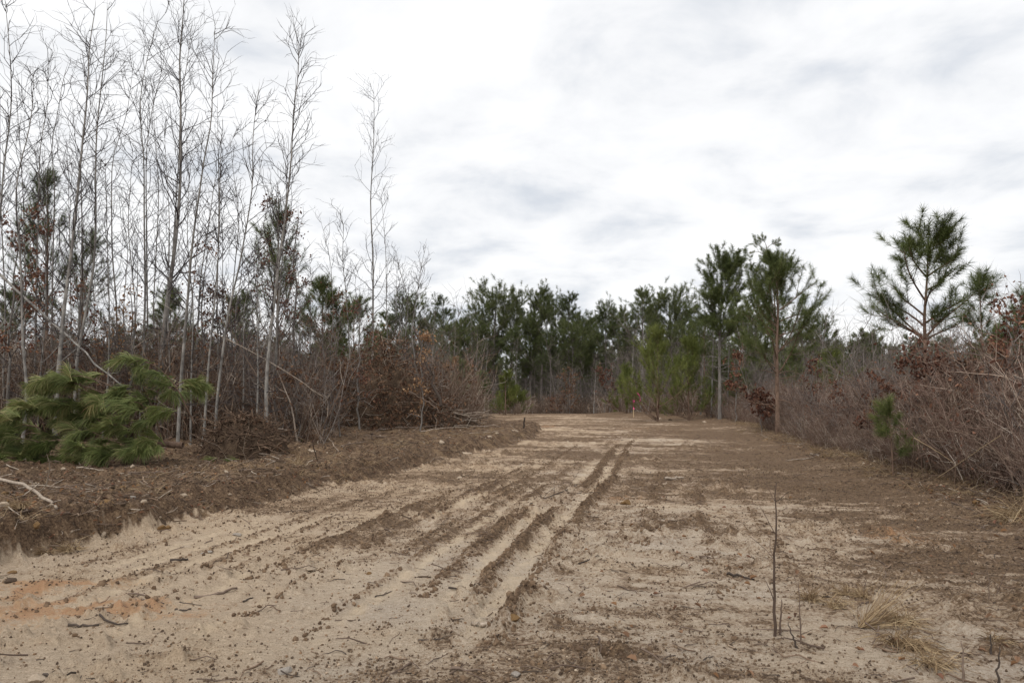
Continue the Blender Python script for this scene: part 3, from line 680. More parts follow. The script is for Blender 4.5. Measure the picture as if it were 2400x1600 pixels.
# ------------------------------------------------------------------ right: the near pines (traced in the 2.614x crop at 1600,450)
def c5(x, y, d): return at(1600 + x / CS, 450 + y / CS, d)
d = 19.0
x0 = c5(1490, 1400, d)[0]
R1T = [np.array([x0, d, G1(x0, d) - .1]), c5(1487, 940, d), c5(1478, 760, d), c5(1490, 650, d), c5(1498, 520, d), c5(1502, 400, d), c5(1512, 185, d)]
rg = rng_of(77)
def brs(lists, d):
    out = []
    for q in lists:
        e = rg.uniform(-1.0, 1.0); k = len(q) - 1
        kx = .86 if d < 20 else 1.0; out.append([c5(1495 + (x - 1495) * kx if d < 20 else x, y, d + e * j / k) for j, (x, y) in enumerate(q)])
    return out
pine('pine_tree', R1T, .085, 'open-crowned young pine with long needles at right, standing above the red-leaved saplings', 401, 'pines along the right side', whorls=3, per=3, c0=.78, reach=.9, ang=(40, 66), sub=5, tuft=56, shoot=.36, nl=.24, w=.0085, up=.12, spread=(25, 80), tip_t=.4,
     branches=brs([[(1470, 890), (1360, 815), (1230, 700), (1120, 590)], [(1450, 880), (1300, 800), (1190, 760), (1120, 700)], [(1480, 660), (1410, 570), (1350, 460), (1330, 340)], [(1482, 760), (1400, 700), (1300, 640), (1250, 560)],
      [(1492, 520), (1420, 450), (1380, 390), (1370, 330)], [(1495, 520), (1590, 460), (1680, 420), (1730, 350)], [(1495, 600), (1590, 560), (1650, 500), (1710, 470)], [(1490, 890), (1600, 780), (1720, 710), (1860, 600)],
      [(1490, 800), (1620, 720), (1740, 680), (1800, 620)], [(1490, 900), (1580, 860), (1680, 830), (1760, 780)], [(1475, 820), (1400, 760), (1250, 690), (1150, 640)], [(1470, 900), (1390, 850), (1320, 830), (1250, 790)],
      [(1485, 700), (1500, 640), (1530, 600), (1580, 580)], [(1490, 880), (1540, 840), (1560, 800), (1600, 800)]], d), leader=True)
d = 28.0
x0 = c5(580, 1300, d)[0]
R2T = [np.array([x0, d, G1(x0, d) - .1]), c5(575, 940, d), c5(585, 750, d), c5(580, 560, d), c5(575, 410, d)]
pine('pine_tree', R2T, .11, 'dark green pine with upswept branches standing left of the open sky gap', 402, 'pines along the right side', whorls=7, per=4, c0=.36, reach=2.2, ang=(40, 66), sub=5, tuft=60, shoot=.42, nl=.25, w=.011, up=.14, extra_dead=8, spread=(25, 80), tip_t=.35,
     branches=brs([[(580, 820), (490, 750), (430, 640), (400, 500)], [(600, 720), (690, 650), (760, 590), (835, 545)], [(600, 790), (690, 750), (770, 740), (835, 690)], [(580, 860), (470, 800), (400, 760), (350, 740)], [(590, 880), (690, 850), (750, 820), (800, 790)]], d))
d = 46.0
x0 = c5(225, 1300, d)[0]
pine('pine_tree', [np.array([x0, d, G1(x0, d) - .1]), c5(225, 900, d), c5(238, 640, d), c5(247, 420, d)], .13, 'tall pine with a bare pale lower trunk left of the upswept pine', 403, 'pines along the right side',
     whorls=9, per=6, c0=.5, reach=2.3, ang=(45, 70), shape='round', sub=7, tuft=40, shoot=.34, nl=.26, w=.018, up=.12, spread=(30, 95), extra_dead=26, bark=M_GREYBARK)
d = 62.0
x0 = c5(590, 1300, d)[0]
pine('pine_tree', [np.array([x0, d, G1(x0, d) - .1]), c5(575, 900, d), c5(560, 600, d), c5(530, 420, d), c5(508, 320, d)], .15, 'tall crooked pine with two flat-topped needle clumps behind the upswept pine', 404, 'pines along the right side',
     whorls=4, per=4, c0=.42, reach=2.0, sub=8, tuft=44, shoot=.28, nl=.2, w=.015, up=.05, spread=(30, 100), leader=True,
     branches=brs([[(520, 400), (480, 370), (440, 360), (410, 375)], [(510, 360), (470, 330), (450, 315), (440, 310)], [(510, 350), (540, 320), (570, 310), (590, 320)], [(515, 340), (510, 320), (500, 300), (490, 290)],
       [(545, 470), (590, 440), (650, 430), (715, 430)], [(545, 470), (600, 430), (640, 410), (680, 405)], [(550, 500), (510, 480), (490, 470), (470, 480)], [(560, 520), (600, 490), (640, 470), (660, 465)]], d), tip_t=.6)
pine('pine_tree', stand(2305, 17, 640, -10), .05, 'thin small pine with drooping tufts right of the open-crowned pine', 405, 'pines along the right side', whorls=5, per=3, c0=.5, reach=.55, sub=2, tuft=40, shoot=.3, nl=.2, w=.007)
pine('pine_tree', stand(2402, 16, 690), .05, 'small pine cut by the right edge of the picture', 406, 'pines along the right side', whorls=5, per=4, c0=.55, reach=.7, sub=3, tuft=46, shoot=.3, nl=.2, w=.007)
pine('pine_tree', stand(1945, 38, 830), .06, 'low young pine in the brush below the open sky gap', 407, 'pines along the right side', whorls=6, per=5, c0=.2, reach=1.4, sub=4, tuft=40, shoot=.35, nl=.2, w=.011, mat=M_NEEDLEYOUNG)
pine('pine_sapling', stand(2085, 14.0, 965), .025, 'tiny pine seedling poking out of the front of the right brush', 408, None, whorls=3, per=3, c0=.3, reach=.3, sub=2, tuft=46, shoot=.25, nl=.16, w=.006, cat='pine sapling')

# middle distance
MID = [(1540, 45, 785, 2.2, M_NEEDLEYOUNG, 'bushy yellow-green young pine behind the pink-topped stake'), (1612, 48, 800, 2.0, M_NEEDLEYOUNG, 'bushy green young pine directly right of the yellow-green one by the stake'),
       (1468, 59, 865, 1.2, M_NEEDLEYOUNG, 'short bushy pine just left of the yellow-green one by the stake'), (1688, 52, 850, 1.5, M_NEEDLE, 'young pine under the tall pine with the bare pale trunk'),
       (1740, 48, 880, 1.3, M_NEEDLE, 'low dark young pine right of the pale-trunked pine'), (1185, 60, 880, 1.3, M_NEEDLEYOUNG, 'bright yellow-green young pine left of the far clearing end'),
       (1207, 61, 915, 1.0, M_NEEDLEYOUNG, 'shorter bright young pine at the left corner of the far clearing'), (1078, 45, 858, 1.2, M_NEEDLE, 'green young pine just right of the brush pile'),
       (1130, 62, 880, 1.2, M_NEEDLE, 'young pine between the brush pile and the bright young pines'), (1650, 60, 745, 2.0, M_NEEDLE, 'mid-height pine filling the wood edge left of the pale-trunked pine'),
       (1740, 57, 730, 2.1, M_NEEDLE, 'broad pine between the pale-trunked and the upswept pines'), (1860, 52, 830, 1.5, M_NEEDLE, 'small green pine at the right foot of the upswept pine')]
for i, (px, d, top, reach, mt, lab) in enumerate(MID):
    pine('young_pine', stand(px, d, top), .055 + .012 * reach, lab, 500 + i, 'young pines in the middle distance', whorls=7 if reach > 1.35 else 6, per=5 if reach > 1.35 else 3, c0=.03 if top > 770 else .35, reach=reach * 1.15, ang=(50, 80), sub=5, tuft=26, shoot=.45, nl=.26, w=.016, mat=mt, up=.16)

# ------------------------------------------------------------------ far wood: pine variants, then copies
FARV = []
def far_pine_variant(seed):
    rg = rng_of(seed); Hh = 16.0
    return dict(whorls=int(rg.integers(9, 13)), per=int(rg.integers(5, 7)), c0=float(rg.uniform(.38, .52)), reach=float(rg.uniform(2.3, 3.0)))
FAR = [(1037, 88, 700), (1000, 95, 740), (1085, 100, 745), (1128, 96, 725), (1160, 86, 688), (1196, 90, 692), (1232, 98, 720), (1268, 84, 676), (1300, 92, 705), (1336, 88, 690), (1362, 96, 735), (1418, 86, 716), (1385, 100, 745),
       (1452, 95, 735), (1505, 82, 674), (1535, 92, 715), (1570, 86, 696), (1604, 94, 735), (1640, 90, 720), (1245, 84, 760), (1130, 84, 765), (1345, 82, 770), (1470, 84, 760), (1590, 80, 760),
       (1930, 90, 748), (1900, 98, 775), (1880, 84, 745), (2035, 104, 782), (2000, 112, 800), (1965, 110, 800), (2075, 110, 806), (970, 92, 700), (940, 98, 690), (905, 100, 730), (2150, 112, 800), (2210, 108, 790), (1690, 84, 740), (1780, 88, 750), (1835, 92, 760),
       (1060, 84, 770), (1200, 82, 775), (1290, 80, 780), (1395, 83, 790), (1540, 78, 790)]
FAR.sort(key=lambda q: q[0])
variants = []
for i, (px, d, top) in enumerate(FAR):
    x = (px - 1200) / F * d; zb = G1(x, d); zt = at(px, top, d)[2]; h = zt - zb
    lab = 'tall dark pine in the far wood beyond the clearing, %s from the left' % ORD[i]
    if len(variants) < 7:
        s = 600 + i; v = far_pine_variant(s)
        o = pine('far_pine', [np.array([x, d, zb]), np.array([x + .15, d, zb + h * .5]), np.array([x, d + .2, zb + h])], .19, lab, s, 'pines of the far wood', shape='round', ang=(45, 75), sub=8, tuft=22, shoot=.34, nl=.30, w=.022, spread=(25, 85), mat=M_NEEDLEFAR, bark=M_PINEBARKFAR, up=.1, extra_dead=14, tip_t=.3, **v)
        o['h'] = h; variants.append(o)
    else:
        rg = rng_of(700 + i); src = variants[int(rg.integers(0, len(variants)))]; k = h / src['h']
        copy_thing(src, lab, (x, d, zb), float(rg.uniform(0, 6.28)), (k * rg.uniform(.9, 1.15),) * 2 + (k,))
for o in bpy.data.objects:
    if 'h' in o: del o['h']
# far bare trees that stand out pale against the pines
FB = [(1112, 78, 770), (1135, 76, 800), (1205, 80, 790), (1390, 74, 830), (1478, 62, 770), (1500, 64, 790), (1665, 50, 740), (1702, 49, 770), (1745, 50, 870), (1060, 70, 760), (1428, 70, 850), (1340, 78, 860), (1640, 55, 840), (1790, 45, 900), (1850, 42, 890), (1880, 40, 870),
      (1955, 40, 860), (1010, 60, 730), (1100, 90, 730)]
FB.sort(key=lambda q: q[0])
for i, (px, d, top) in enumerate(FB):
    bare_tree('bare_tree', stand(px, d, top, 8), .07, 'pale leafless tree against the far green wood, %s of these from the left' % ORD[i], 800 + i, 'pale leafless trees in the middle distance', nb=30, blen=.22, t0=.3, twig=M_TWIG, bark=M_BIRCH, fine=1.0, dead=False)

# ------------------------------------------------------------------ thickets (stuff)
def bush_mesh(seed, h, spread, stems, mat, leaves=0, leafmat=None, twr=1.0, nsub=7, ntw=3, wob=.12):
    rg = rng_of(seed)
    a = rg.uniform(0, 6.28, stems); rr = rg.uniform(0, .3, stems) * spread
    K = 7; P = np.zeros((stems, K, 3)); P[:, 0, 0] = np.cos(a) * rr; P[:, 0, 1] = np.sin(a) * rr; P[:, 0, 2] = -.1
    D = nrm(np.stack([np.cos(a) * .35 * spread, np.sin(a) * .35 * spread, np.ones(stems)], 1) + rg.normal(size=(stems, 3)) * .16)
    ln = h * rg.uniform(.55, 1.1, stems)
    for k in range(1, K):
        P[:, k] = P[:, k - 1] + D * (ln / (K - 1))[:, None]
        D = nrm(D + rg.normal(size=(stems, 3)) * wob + np.array([0, 0, .02]))
    R = (.0085 * twr * rg.uniform(.6, 1.4, stems))[:, None] * np.linspace(1, .35, K)[None]
    l2, r2 = spawn(rg, P, R, nsub, .15, .97, (25, 70), h * .24, 5, .06, .2, .65, .0038 * twr)
    l3, r3 = spawn(rg, l2, r2, ntw, .2, .97, (25, 70), h * .12, 3, .04, .2, .7, .0028 * twr)
    m = MB(); m.tubes(P, R, 4, True, rg); m.tubes(l2, r2, 3, True, rg); m.tubes(l3, r3, 3, True, rg)
    me = m.mesh('brush', mat)
    if leaves:
        m2 = MB(); q = np.concatenate([l3[:, -1], l2[:, -1], l2[:, 2]]); ok = q[:, 2] > .08 * h; q = q[ok]
        ii = rg.integers(0, len(q), leaves)
        m2.leaves(q[ii] + rg.normal(size=(leaves, 3)) * .03, rg.normal(size=(leaves, 3)) + np.array([0, 0, -.5]), rg.normal(size=(leaves, 3)), .075 * rg.uniform(.6, 1.3, leaves), .045 * rg.uniform(.6, 1.2, leaves), rg)
        V = np.concatenate(m.v + m2.v); nv = sum(len(v) for v in m.v); T1 = np.concatenate(m.f); T2 = np.concatenate(m2.f) + nv
        me = make_mesh('brush', V, np.concatenate([T1, T2]), mat, False, {'rnd': np.concatenate(m.r + m2.r)})
        me.materials.append(leafmat); mi = np.zeros(len(T1) + len(T2), np.int32); mi[len(T1):] = 1
        me.polygons.foreach_set('material_index', mi)
    return me
def scatter_poly(n, fn, seed):
    """points from fn(rg, n) -> x,y ; stands them on the ground"""
    rg = rng_of(seed); x, y = fn(rg, n); z = ground(x, y)
    P = np.stack([x, y, z], 1); rot = np.stack([rg.normal(size=len(x)) * .1, rg.normal(size=len(x)) * .1, rg.uniform(0, 6.28, len(x))], 1)
    return P, rot, rg
LFY = np.array([14.5, 16, 17.5, 19, 22, 25, 28, 32, 38]); LFX = np.array([-8.5, -6.6, -5.2, -4.2, -3.2, -2.0, -1.6, -2.0, -4.0])   # right-hand limit of the left thicket at each depth
def left_area(rg, n):
    y = rg.uniform(19.6, 36, n * 3); lim = np.interp(y, LFY, LFX); x = lim - rg.random(n * 3) ** 1.0 * (y * .78 + lim + .5)
    pxx = 1200 + F * x / y; ok = (x > -y * .8) & ~((pxx > 775) & (y < 28.5)); return x[ok][:n], y[ok][:n]
bl = [bush_mesh(900 + i, 2.3, 1.0, 9, M_BRUSH, 40 if i % 2 else 8, M_OAKLEAF if i % 4 == 1 else M_DARKLEAF, 1.4, 6, 2) for i in range(6)] + [bush_mesh(910 + i, 1.6, 1.3, 12, M_BRUSH, 90, M_DARKLEAF, 1.1) for i in range(3)]
P, rot, rg = scatter_poly(760, left_area, 31)
scatter('thicket', bl, P, rot, rg.uniform(.5, 1.5, len(P)) * (1 + .012 * (P[:, 1] - 16)), 'dense brown tangle of leafless brush on the left bank', 1)
bs = [bush_mesh(920 + i, 4.6, .55, 3, M_TWIG, 24 if i > 2 else 0, M_OAKLEAF, 1.7, 9, 3, .09) for i in range(5)]
P, rot, rg = scatter_poly(240, left_area, 32)
scatter('sapling_thicket', bs, P, rot, rg.uniform(.6, 1.1, len(P)), 'thin grey leafless saplings crowded above the left brush', 2)
# right thicket: front line RX
def right_area(rg, n):
    y = rg.uniform(7.5, 50, n * 4) ; y = 7.5 + (y - 7.5) ** 1.0
    lim = np.interp(y, RY, RX) + .15; x = lim + rg.random(n * 4) ** 1.35 * 9
    ok = (x < y * .8) ; w = rg.random(n * 4) < np.clip(16 / y, .4, 1); ok &= w
    return x[ok][:n], y[ok][:n]
br = [bush_mesh(940 + i, 1.6, 1.0, 11, (M_BRUSHR, M_BRUSHR, M_TWIG, M_BRUSH, M_BRUSHR, M_BRUSH)[i], 0, None, (.8, .95, 1.2, 1.0, .85, 1.25)[i], (7, 6, 5, 6, 7, 5)[i], 3, (.12, .15, .2, .15, .18, .22)[i]) for i in range(6)] + [bush_mesh(950 + i, 1.6, 1.1, 11, M_BRUSHR, 22, M_OAKLEAF, 1.05, 6, 3, .15) for i in range(2)]
P, rot, rg = scatter_poly(1250, right_area, 33)
dep = P[:, 0] - np.interp(P[:, 1], RY, RX)
scatter('thicket', br, P, rot, rg.uniform(.5, 1.5, len(P)) * (.5 + .6 * sstep(0, 2.0, dep)) * (1 + .3 * sstep(17, 12, P[:, 1]) ), 'purple-brown wall of leafless brush along the right side', 3)
P, rot, rg = scatter_poly(130, lambda rg, n: (lambda x, y: (x + 1.2, y))(*right_area(rg, n)), 34)
scatter('sapling_thicket', bs, P, rot, rg.uniform(.45, 1.0, len(P)), 'thin leafless saplings standing in the right brush', 4)
# undergrowth at the edges of the far clearing and under the far wood
def far_area(rg, n):
    x = rg.uniform(-16, 46, n * 3); y = rg.uniform(46, 100, n * 3)
    left = np.interp(y, [46, 56, 66, 70], [-1.2, -2.4, -3.6, -3.6]); right = np.interp(y, [46, 51, 54, 60, 70], [14.5, 13.5, 10, 9.0, 8.5])
    ok = (x < left) | (x > right) | (y > 74); ok &= np.abs(x) < y * .8
    return x[ok][:n], y[ok][:n]
P, rot, rg = scatter_poly(1000, far_area, 35)
bf = [bush_mesh(960 + i, 2.6, 1.1, 12, M_BRUSH, 60 if i > 3 else 0, M_DARKLEAF, 1.9, 7, 3) for i in range(6)]
scatter('undergrowth', bf, P, rot, rg.uniform(.6, 1.2, len(P)), 'brown leafless undergrowth round the far end of the clearing', 5)
P, rot, rg = scatter_poly(260, far_area, 36)
scatter('far_saplings', [bush_mesh(970 + i, 7.5, .4, 2, M_TWIG, 0, None, 3.0, 14, 4, .07) for i in range(4)], P, rot, rg.uniform(.6, 1.25, len(P)), 'mass of grey leafless trees under the far pines', 6)
# the depth of the wood beyond, one dark mass of stems and needles
def deep_area(rg, n):
    x = rg.uniform(-95, 110, n * 2); y = rg.uniform(98, 150, n * 2); ok = np.abs(x) < y * .8
    return x[ok][:n], y[ok][:n]
P, rot, rg = scatter_poly(700, deep_area, 37)
def deep_mesh(seed):
    rg = rng_of(seed); Hh = 13.0
    Pt = resample([(0, 0, 0), (.2, .1, Hh * .5), (0, 0, Hh)], 8)[None]; Rt = (.17 * np.linspace(1, .2, 8))[None]
    l1, r1 = spawn(rg, Pt, Rt, 60, .22, .98, (50, 85), lambda t: 2.6 * (1.1 - t) ** .6, 5, .1, .1, .4, .02)
    m = MB(); m.tubes(Pt, Rt, 6, True, rg); m.tubes(l1, r1, 3, True, rg)
    m2 = MB(); A = np.concatenate([l1[:, -1], l1[:, -2], l1[:, -3]]); D = np.concatenate([l1[:, -1] - l1[:, -2]] * 3) + np.array([0, 0, .2])
    needle_tufts(m2, rg, A, D, 26, .6, .5, .05, (25, 90))
    V = np.concatenate(m.v + m2.v); nv = sum(len(v) for v in m.v); T1 = np.concatenate(m.f); T2 = np.concatenate(m2.f) + nv
    me = make_mesh('deep', V, np.concatenate([T1, T2]), M_PINEBARKFAR, False, {'rnd': np.concatenate(m.r + m2.r)}); me.materials.append(M_NEEDLEFAR)
    mi = np.zeros(len(T1) + len(T2), np.int32); mi[len(T1):] = 1; me.polygons.foreach_set('material_index', mi); return me
rot[:, :2] *= .2
scatter('far_wood', [deep_mesh(980 + i) for i in range(4)], P, rot, rg.uniform(.7, 1.0, len(P)), 'dark depth of the pine wood behind the far trees', 7)

# ------------------------------------------------------------------ saplings with dead leaves
def gp(px, d): x = (px - 1200) / F * d; return (x, d, G1(x, d) - .05)
def top_h(px, d, py): return float(at(px, py, d)[2] - gp(px, d)[2])
OAK = [(25, 19, 505, 1.2, .45, 900, M_OAKLEAF, 'rust-leaved sapling at the left edge, halfway up the picture'), (640, 22, 420, 1.0, .55, 420, M_OAKLEAF, 'rust-leaved sapling in front of the pine by the tall pale tree'),
       (690, 23, 470, .9, .5, 320, M_OAKLEAF, 'second rust-leaved sapling right of the tall pale tree'), (480, 21, 560, .8, .4, 300, M_OAKLEAF, 'sparse rust-leaved sapling right of the thickest bare trunk'),
       (515, 22, 650, .9, .35, 420, M_DARKLEAF, 'dark brown-leaved sapling low between the middle bare trunks'), (190, 20, 610, 1.0, .3, 420, M_OAKLEAF, 'rust-leaved sapling among the far-left trunks'),
       (300, 20, 640, 1.0, .35, 380, M_TANLEAF, 'sparse tan-leaved sapling between the pale stout tree and thickest trunk'), (765, 25, 690, 1.2, .3, 500, M_DARKLEAF, 'brown-leaved sapling left of the lone slim tree'),
       (845, 24, 700, 1.0, .35, 320, M_OAKLEAF, 'rust-leaved sapling at the foot of the lone slim tree'), (985, 24.5, 770, .55, .15, 340, M_TANLEAF, 'orange-tan leaved sapling at the right side of the brush pile'),
       (800, 21, 850, .8, .1, 420, M_DARKLEAF, 'low drooping brown-leaved shrub in front of the brush pile'), (700, 20, 870, .8, .1, 420, M_DARKLEAF, 'low brown-leaved shrub right behind the root mound'),
       (2375, 14.5, 690, .75, .45, 620, M_OAKLEAF, 'red-leaved sapling at the right edge, taller than its neighbours'), (2125, 16.5, 800, .6, .45, 420, M_OAKLEAF, 'red-leaved sapling left of the open-crowned pine trunk'),
       (2185, 16, 830, .6, .4, 520, M_OAKLEAF, 'red-leaved sapling hiding the foot of the open-crowned pine'), (1908, 24, 840, .45, .5, 260, M_OAKLEAF, 'small red-leaved clump below the open sky gap'),
       (1962, 22, 895, .4, .4, 200, M_OAKLEAF, 'low red-leaved clump in the brush right of the sky gap clump'), (2040, 17, 885, .55, .35, 520, M_OAKLEAF, 'red-leaved bush at the brush front below the open-crowned pine'),
       (1780, 30, 920, .8, .4, 300, M_OAKLEAF, 'flat red-leaved bush at the foot of the upswept pine'), (2320, 14, 830, .7, .35, 420, M_OAKLEAF, 'red-leaved bush below the tall right-edge sapling'),
       (2245, 15, 850, .6, .35, 380, M_DARKLEAF, 'brown-leaved bush between the open-crowned pine and the right edge'), (1720, 40, 830, .8, .5, 260, M_OAKLEAF, 'red-leaved sapling right of the pale-trunked pine'),
       (1335, 74, 860, 1.7, .25, 520, M_DARKLEAF, 'brown-leaved small tree in front of the far wood, centre'), (1415, 68, 865, 1.6, .25, 560, M_OAKLEAF, 'russet-leaved small tree left of the pink-topped stake'),
       (1310, 76, 925, 1.6, .2, 360, M_OAKLEAF, 'low red-brown bush at the far end of the clearing'), (1090, 48, 855, 1.2, .2, 520, M_OAKLEAF, 'russet-leaved small tree right of the brush pile'),
       (1060, 42, 850, .9, .2, 320, M_TANLEAF, 'tan-leaved sapling immediately right of the brush pile')]
for i, (px, d, top, sprd, l0, nl, mt, lab) in enumerate(OAK):
    oak('leafy_sapling', gp(px, d), top_h(px, d, top), sprd, lab, 1000 + i, l0, int(nl * (1 if d < 30 else 1.5)), mt, .11 if d < 30 else .2)

# ------------------------------------------------------------------ root mound, debris heap, brush pile
def heap_mesh(rx, ry, h, seed, mat, n=44, rough=.16):
    a = np.linspace(0, 2 * np.pi, n, endpoint=False); k = np.linspace(0, 1, n // 2)
    A, K = np.meshgrid(a, k); lim = 1 + .25 * (fbm(np.cos(A) * 1.5 + 9, np.sin(A) * 1.5 + 9, seed, 3) - .5) * 2
    x = np.cos(A) * K * rx * lim; y = np.sin(A) * K * ry * lim
    z = h * (1 - K ** 2.4) + rough * (fbm(x * 3 + 5, y * 3 + 7, seed + 3, 5, .6) - .5) * 2 * (1 - K ** 6) - .12 * K ** 8
    x = x + .12 * (fbm(A * 2, z * 6 + 3, seed + 5, 3) - .5); V = np.stack([x.ravel(), y.ravel(), z.ravel()], 1)
    nr = len(k); i = np.arange(nr - 1)[:, None] * n; j = np.arange(n)[None]; j2 = (j + 1) % n
    q = np.stack([i + j, i + n + j, i + n + j2, i + j2], -1).reshape(-1, 4)
    return make_mesh('heap', V, q, mat, True)
def tangle(m, rg, n, rx, ry, h, ln, r, K=7, wob=.35, flat=.4, out=.5, inner=.82):
    """n crooked roots or sticks sticking out of a heap"""
    a = rg.uniform(0, 6.28, n); k = np.sqrt(rg.random(n))
    p = np.stack([np.cos(a) * k * rx, np.sin(a) * k * ry, h * (1 - k ** 2.2) * rg.uniform(inner, 1.06, n)], 1)
    D = nrm(np.stack([np.cos(a) * out, np.sin(a) * out, np.full(n, .1)], 1) + rg.normal(size=(n, 3)) * np.array([1, 1, flat]))
    L = ln * rg.uniform(.35, 1.3, n); P = np.zeros((n, K, 3)); P[:, 0] = p - D * (L * .3)[:, None]
    for i in range(1, K):
        P[:, i] = P[:, i - 1] + D * (L / (K - 1))[:, None]; D = nrm(D + rg.normal(size=(n, 3)) * wob + np.array([0, 0, -.07]))
    P[..., 2] = np.maximum(P[..., 2], .015)
    R = (r * rg.uniform(.4, 1.5, n))[:, None] * np.linspace(1, .35, K)[None]
    m.tubes(P, R, 4, True, rg); return P, R
def stick_mesh(seed, L, r, bend=.12, K=7, mat=None, twigs=0):
    rg = rng_of(seed); x = np.linspace(-.5, .5, K) * L
    P = np.stack([x, np.cumsum(rg.normal(size=K)) * bend * L / K, np.cumsum(rg.normal(size=K)) * bend * .5 * L / K], 1)[None]
    P[..., 1:] -= P[:, :, 1:].mean(1, keepdims=True); R = (r * np.linspace(1, .5, K))[None]
    m = MB(); m.tubes(P, R, 6, False, rg)
    if twigs:
        q, rr = spawn(rg, P, R, twigs, .2, .95, (30, 70), L * .3, 4, .02, .2, .5, r * .25); m.tubes(q, rr, 3, True, rg)
    return m.mesh('stick', mat or M_STICK)

# torn-up root mound beside the felled pine
b = on_ground(548, 1072); b[1] += .55; b[2] = G1(b[0], b[1]) - .03
mound = thing('root_mound', 'torn-up mound of earth and tangled roots beside the felled pine', 'root mound', b)
link('earth', heap_mesh(1.0, .75, .78, 51, M_SOIL, 60, .26), mound)
rg = rng_of(52); m = MB(); tangle(m, rg, 460, 1.04, .82, .88, .85, .012, 7, .38); tangle(m, rg, 320, 1.0, .76, .88, .3, .006, 4, .3, 1.0)
props(link('root_tangle', m.mesh('roots', M_ROOT), mound), kind='stuff')
for k in range(16):
    m = MB(); tangle(m, rng_of(5300 + k), 1, .9, .7, .85, 1.15, .016, 9, .25); link('root', m.mesh('root', M_ROOT), mound)
rg = rng_of(54); m = MB(); n = 260; a = rg.uniform(0, 6.28, n); k = np.sqrt(rg.random(n)) * .95
m.leaves(np.stack([np.cos(a) * k, np.sin(a) * k * .72, .84 * (1 - k ** 2.4) + .03], 1), rg.normal(size=(n, 3)) + np.array([0, -.4, -.3]), rg.normal(size=(n, 3)) + np.array([0, 0, 1.]), rg.uniform(.04, .1, n), rg.uniform(.02, .05, n), rg)
props(link('leaf_litter', m.mesh('litter', M_DARKLEAF, False), mound), kind='stuff')

# long low debris heap of sticks and soil in front of the brush pile
b0 = on_ground(1000, 1004); b0[1] += .35; b0[2] = G1(b0[0], b0[1]) - .05
deb = thing('debris_heap', 'long low heap of soil and broken sticks in front of the brush pile', 'debris heap', b0)
link('earth', heap_mesh(2.1, .9, .68, 61, M_SOIL, 54, .3), deb)
rg = rng_of(62); m = MB(); tangle(m, rg, 560, 2.15, .95, .72, 1.0, .011, 7, .3, .3); props(link('root_tangle', m.mesh('roots', M_ROOT), deb), kind='stuff')
for k in range(60):
    rg = rng_of(6300 + k); o = link('stick', stick_mesh(6300 + k, float(rg.uniform(.8, 2.2)), float(rg.uniform(.014, .028)), .3, 8, M_STICK if k % 2 else M_STICKPALE), deb)
    q = rg.uniform(-1, 1, 2); o.location = (q[0] * 1.9, -abs(q[1]) * .95, .72 * (1 - q[1] ** 2) * (1 - .5 * q[0] ** 2) + .06); o.rotation_euler = (rg.normal() * .2, rg.normal() * .22, rg.normal() * .45)
for k in range(26):   # the curved roots at its right end
    m = MB(); tangle(m, rng_of(6400 + k), 1, .7, .6, .55, 1.3, .013, 10, .28, .35, .8); o = link('root', m.mesh('root', M_ROOT if k % 3 else M_STICKPALE), deb, (1.55, -.2, .05))

# tall brush pile
bp = np.array(gp(900, 27)); 
pile = thing('brush_pile', 'tall dark pile of pushed-up brush and dead leaves behind the debris heap', 'brush pile', bp)
link('earth', heap_mesh(2.0, 1.3, 2.5, 71, M_SOIL, 44, .4), pile)
rg = rng_of(72); m = MB()
q1, r1 = tangle(m, rg, 460, 2.1, 1.4, 3.3, 1.8, .012, 7, .24, .9, .5, .35); q2, r2 = spawn(rg, q1, r1, 3, .3, .95, (25, 70), .5, 4, .05, .2, .6, .004); m.tubes(q2, r2, 3, True, rg)
props(link('branch_tangle', m.mesh('tangle', M_BRUSH), pile), kind='stuff')
m = MB(); n = 5200; pool = np.concatenate([q2[:, -1], q1[:, -1], q1[:, -3]]); ii = rg.integers(0, len(pool), n)
m.leaves(pool[ii] + rg.normal(size=(n, 3)) * .07, rg.normal(size=(n, 3)) + np.array([0, 0, -.8]), rg.normal(size=(n, 3)), rg.uniform(.07, .15, n), rg.uniform(.03, .08, n), rg)
props(link('dead_leaves', m.mesh('leaves', M_DARKLEAF, False), pile), kind='stuff')

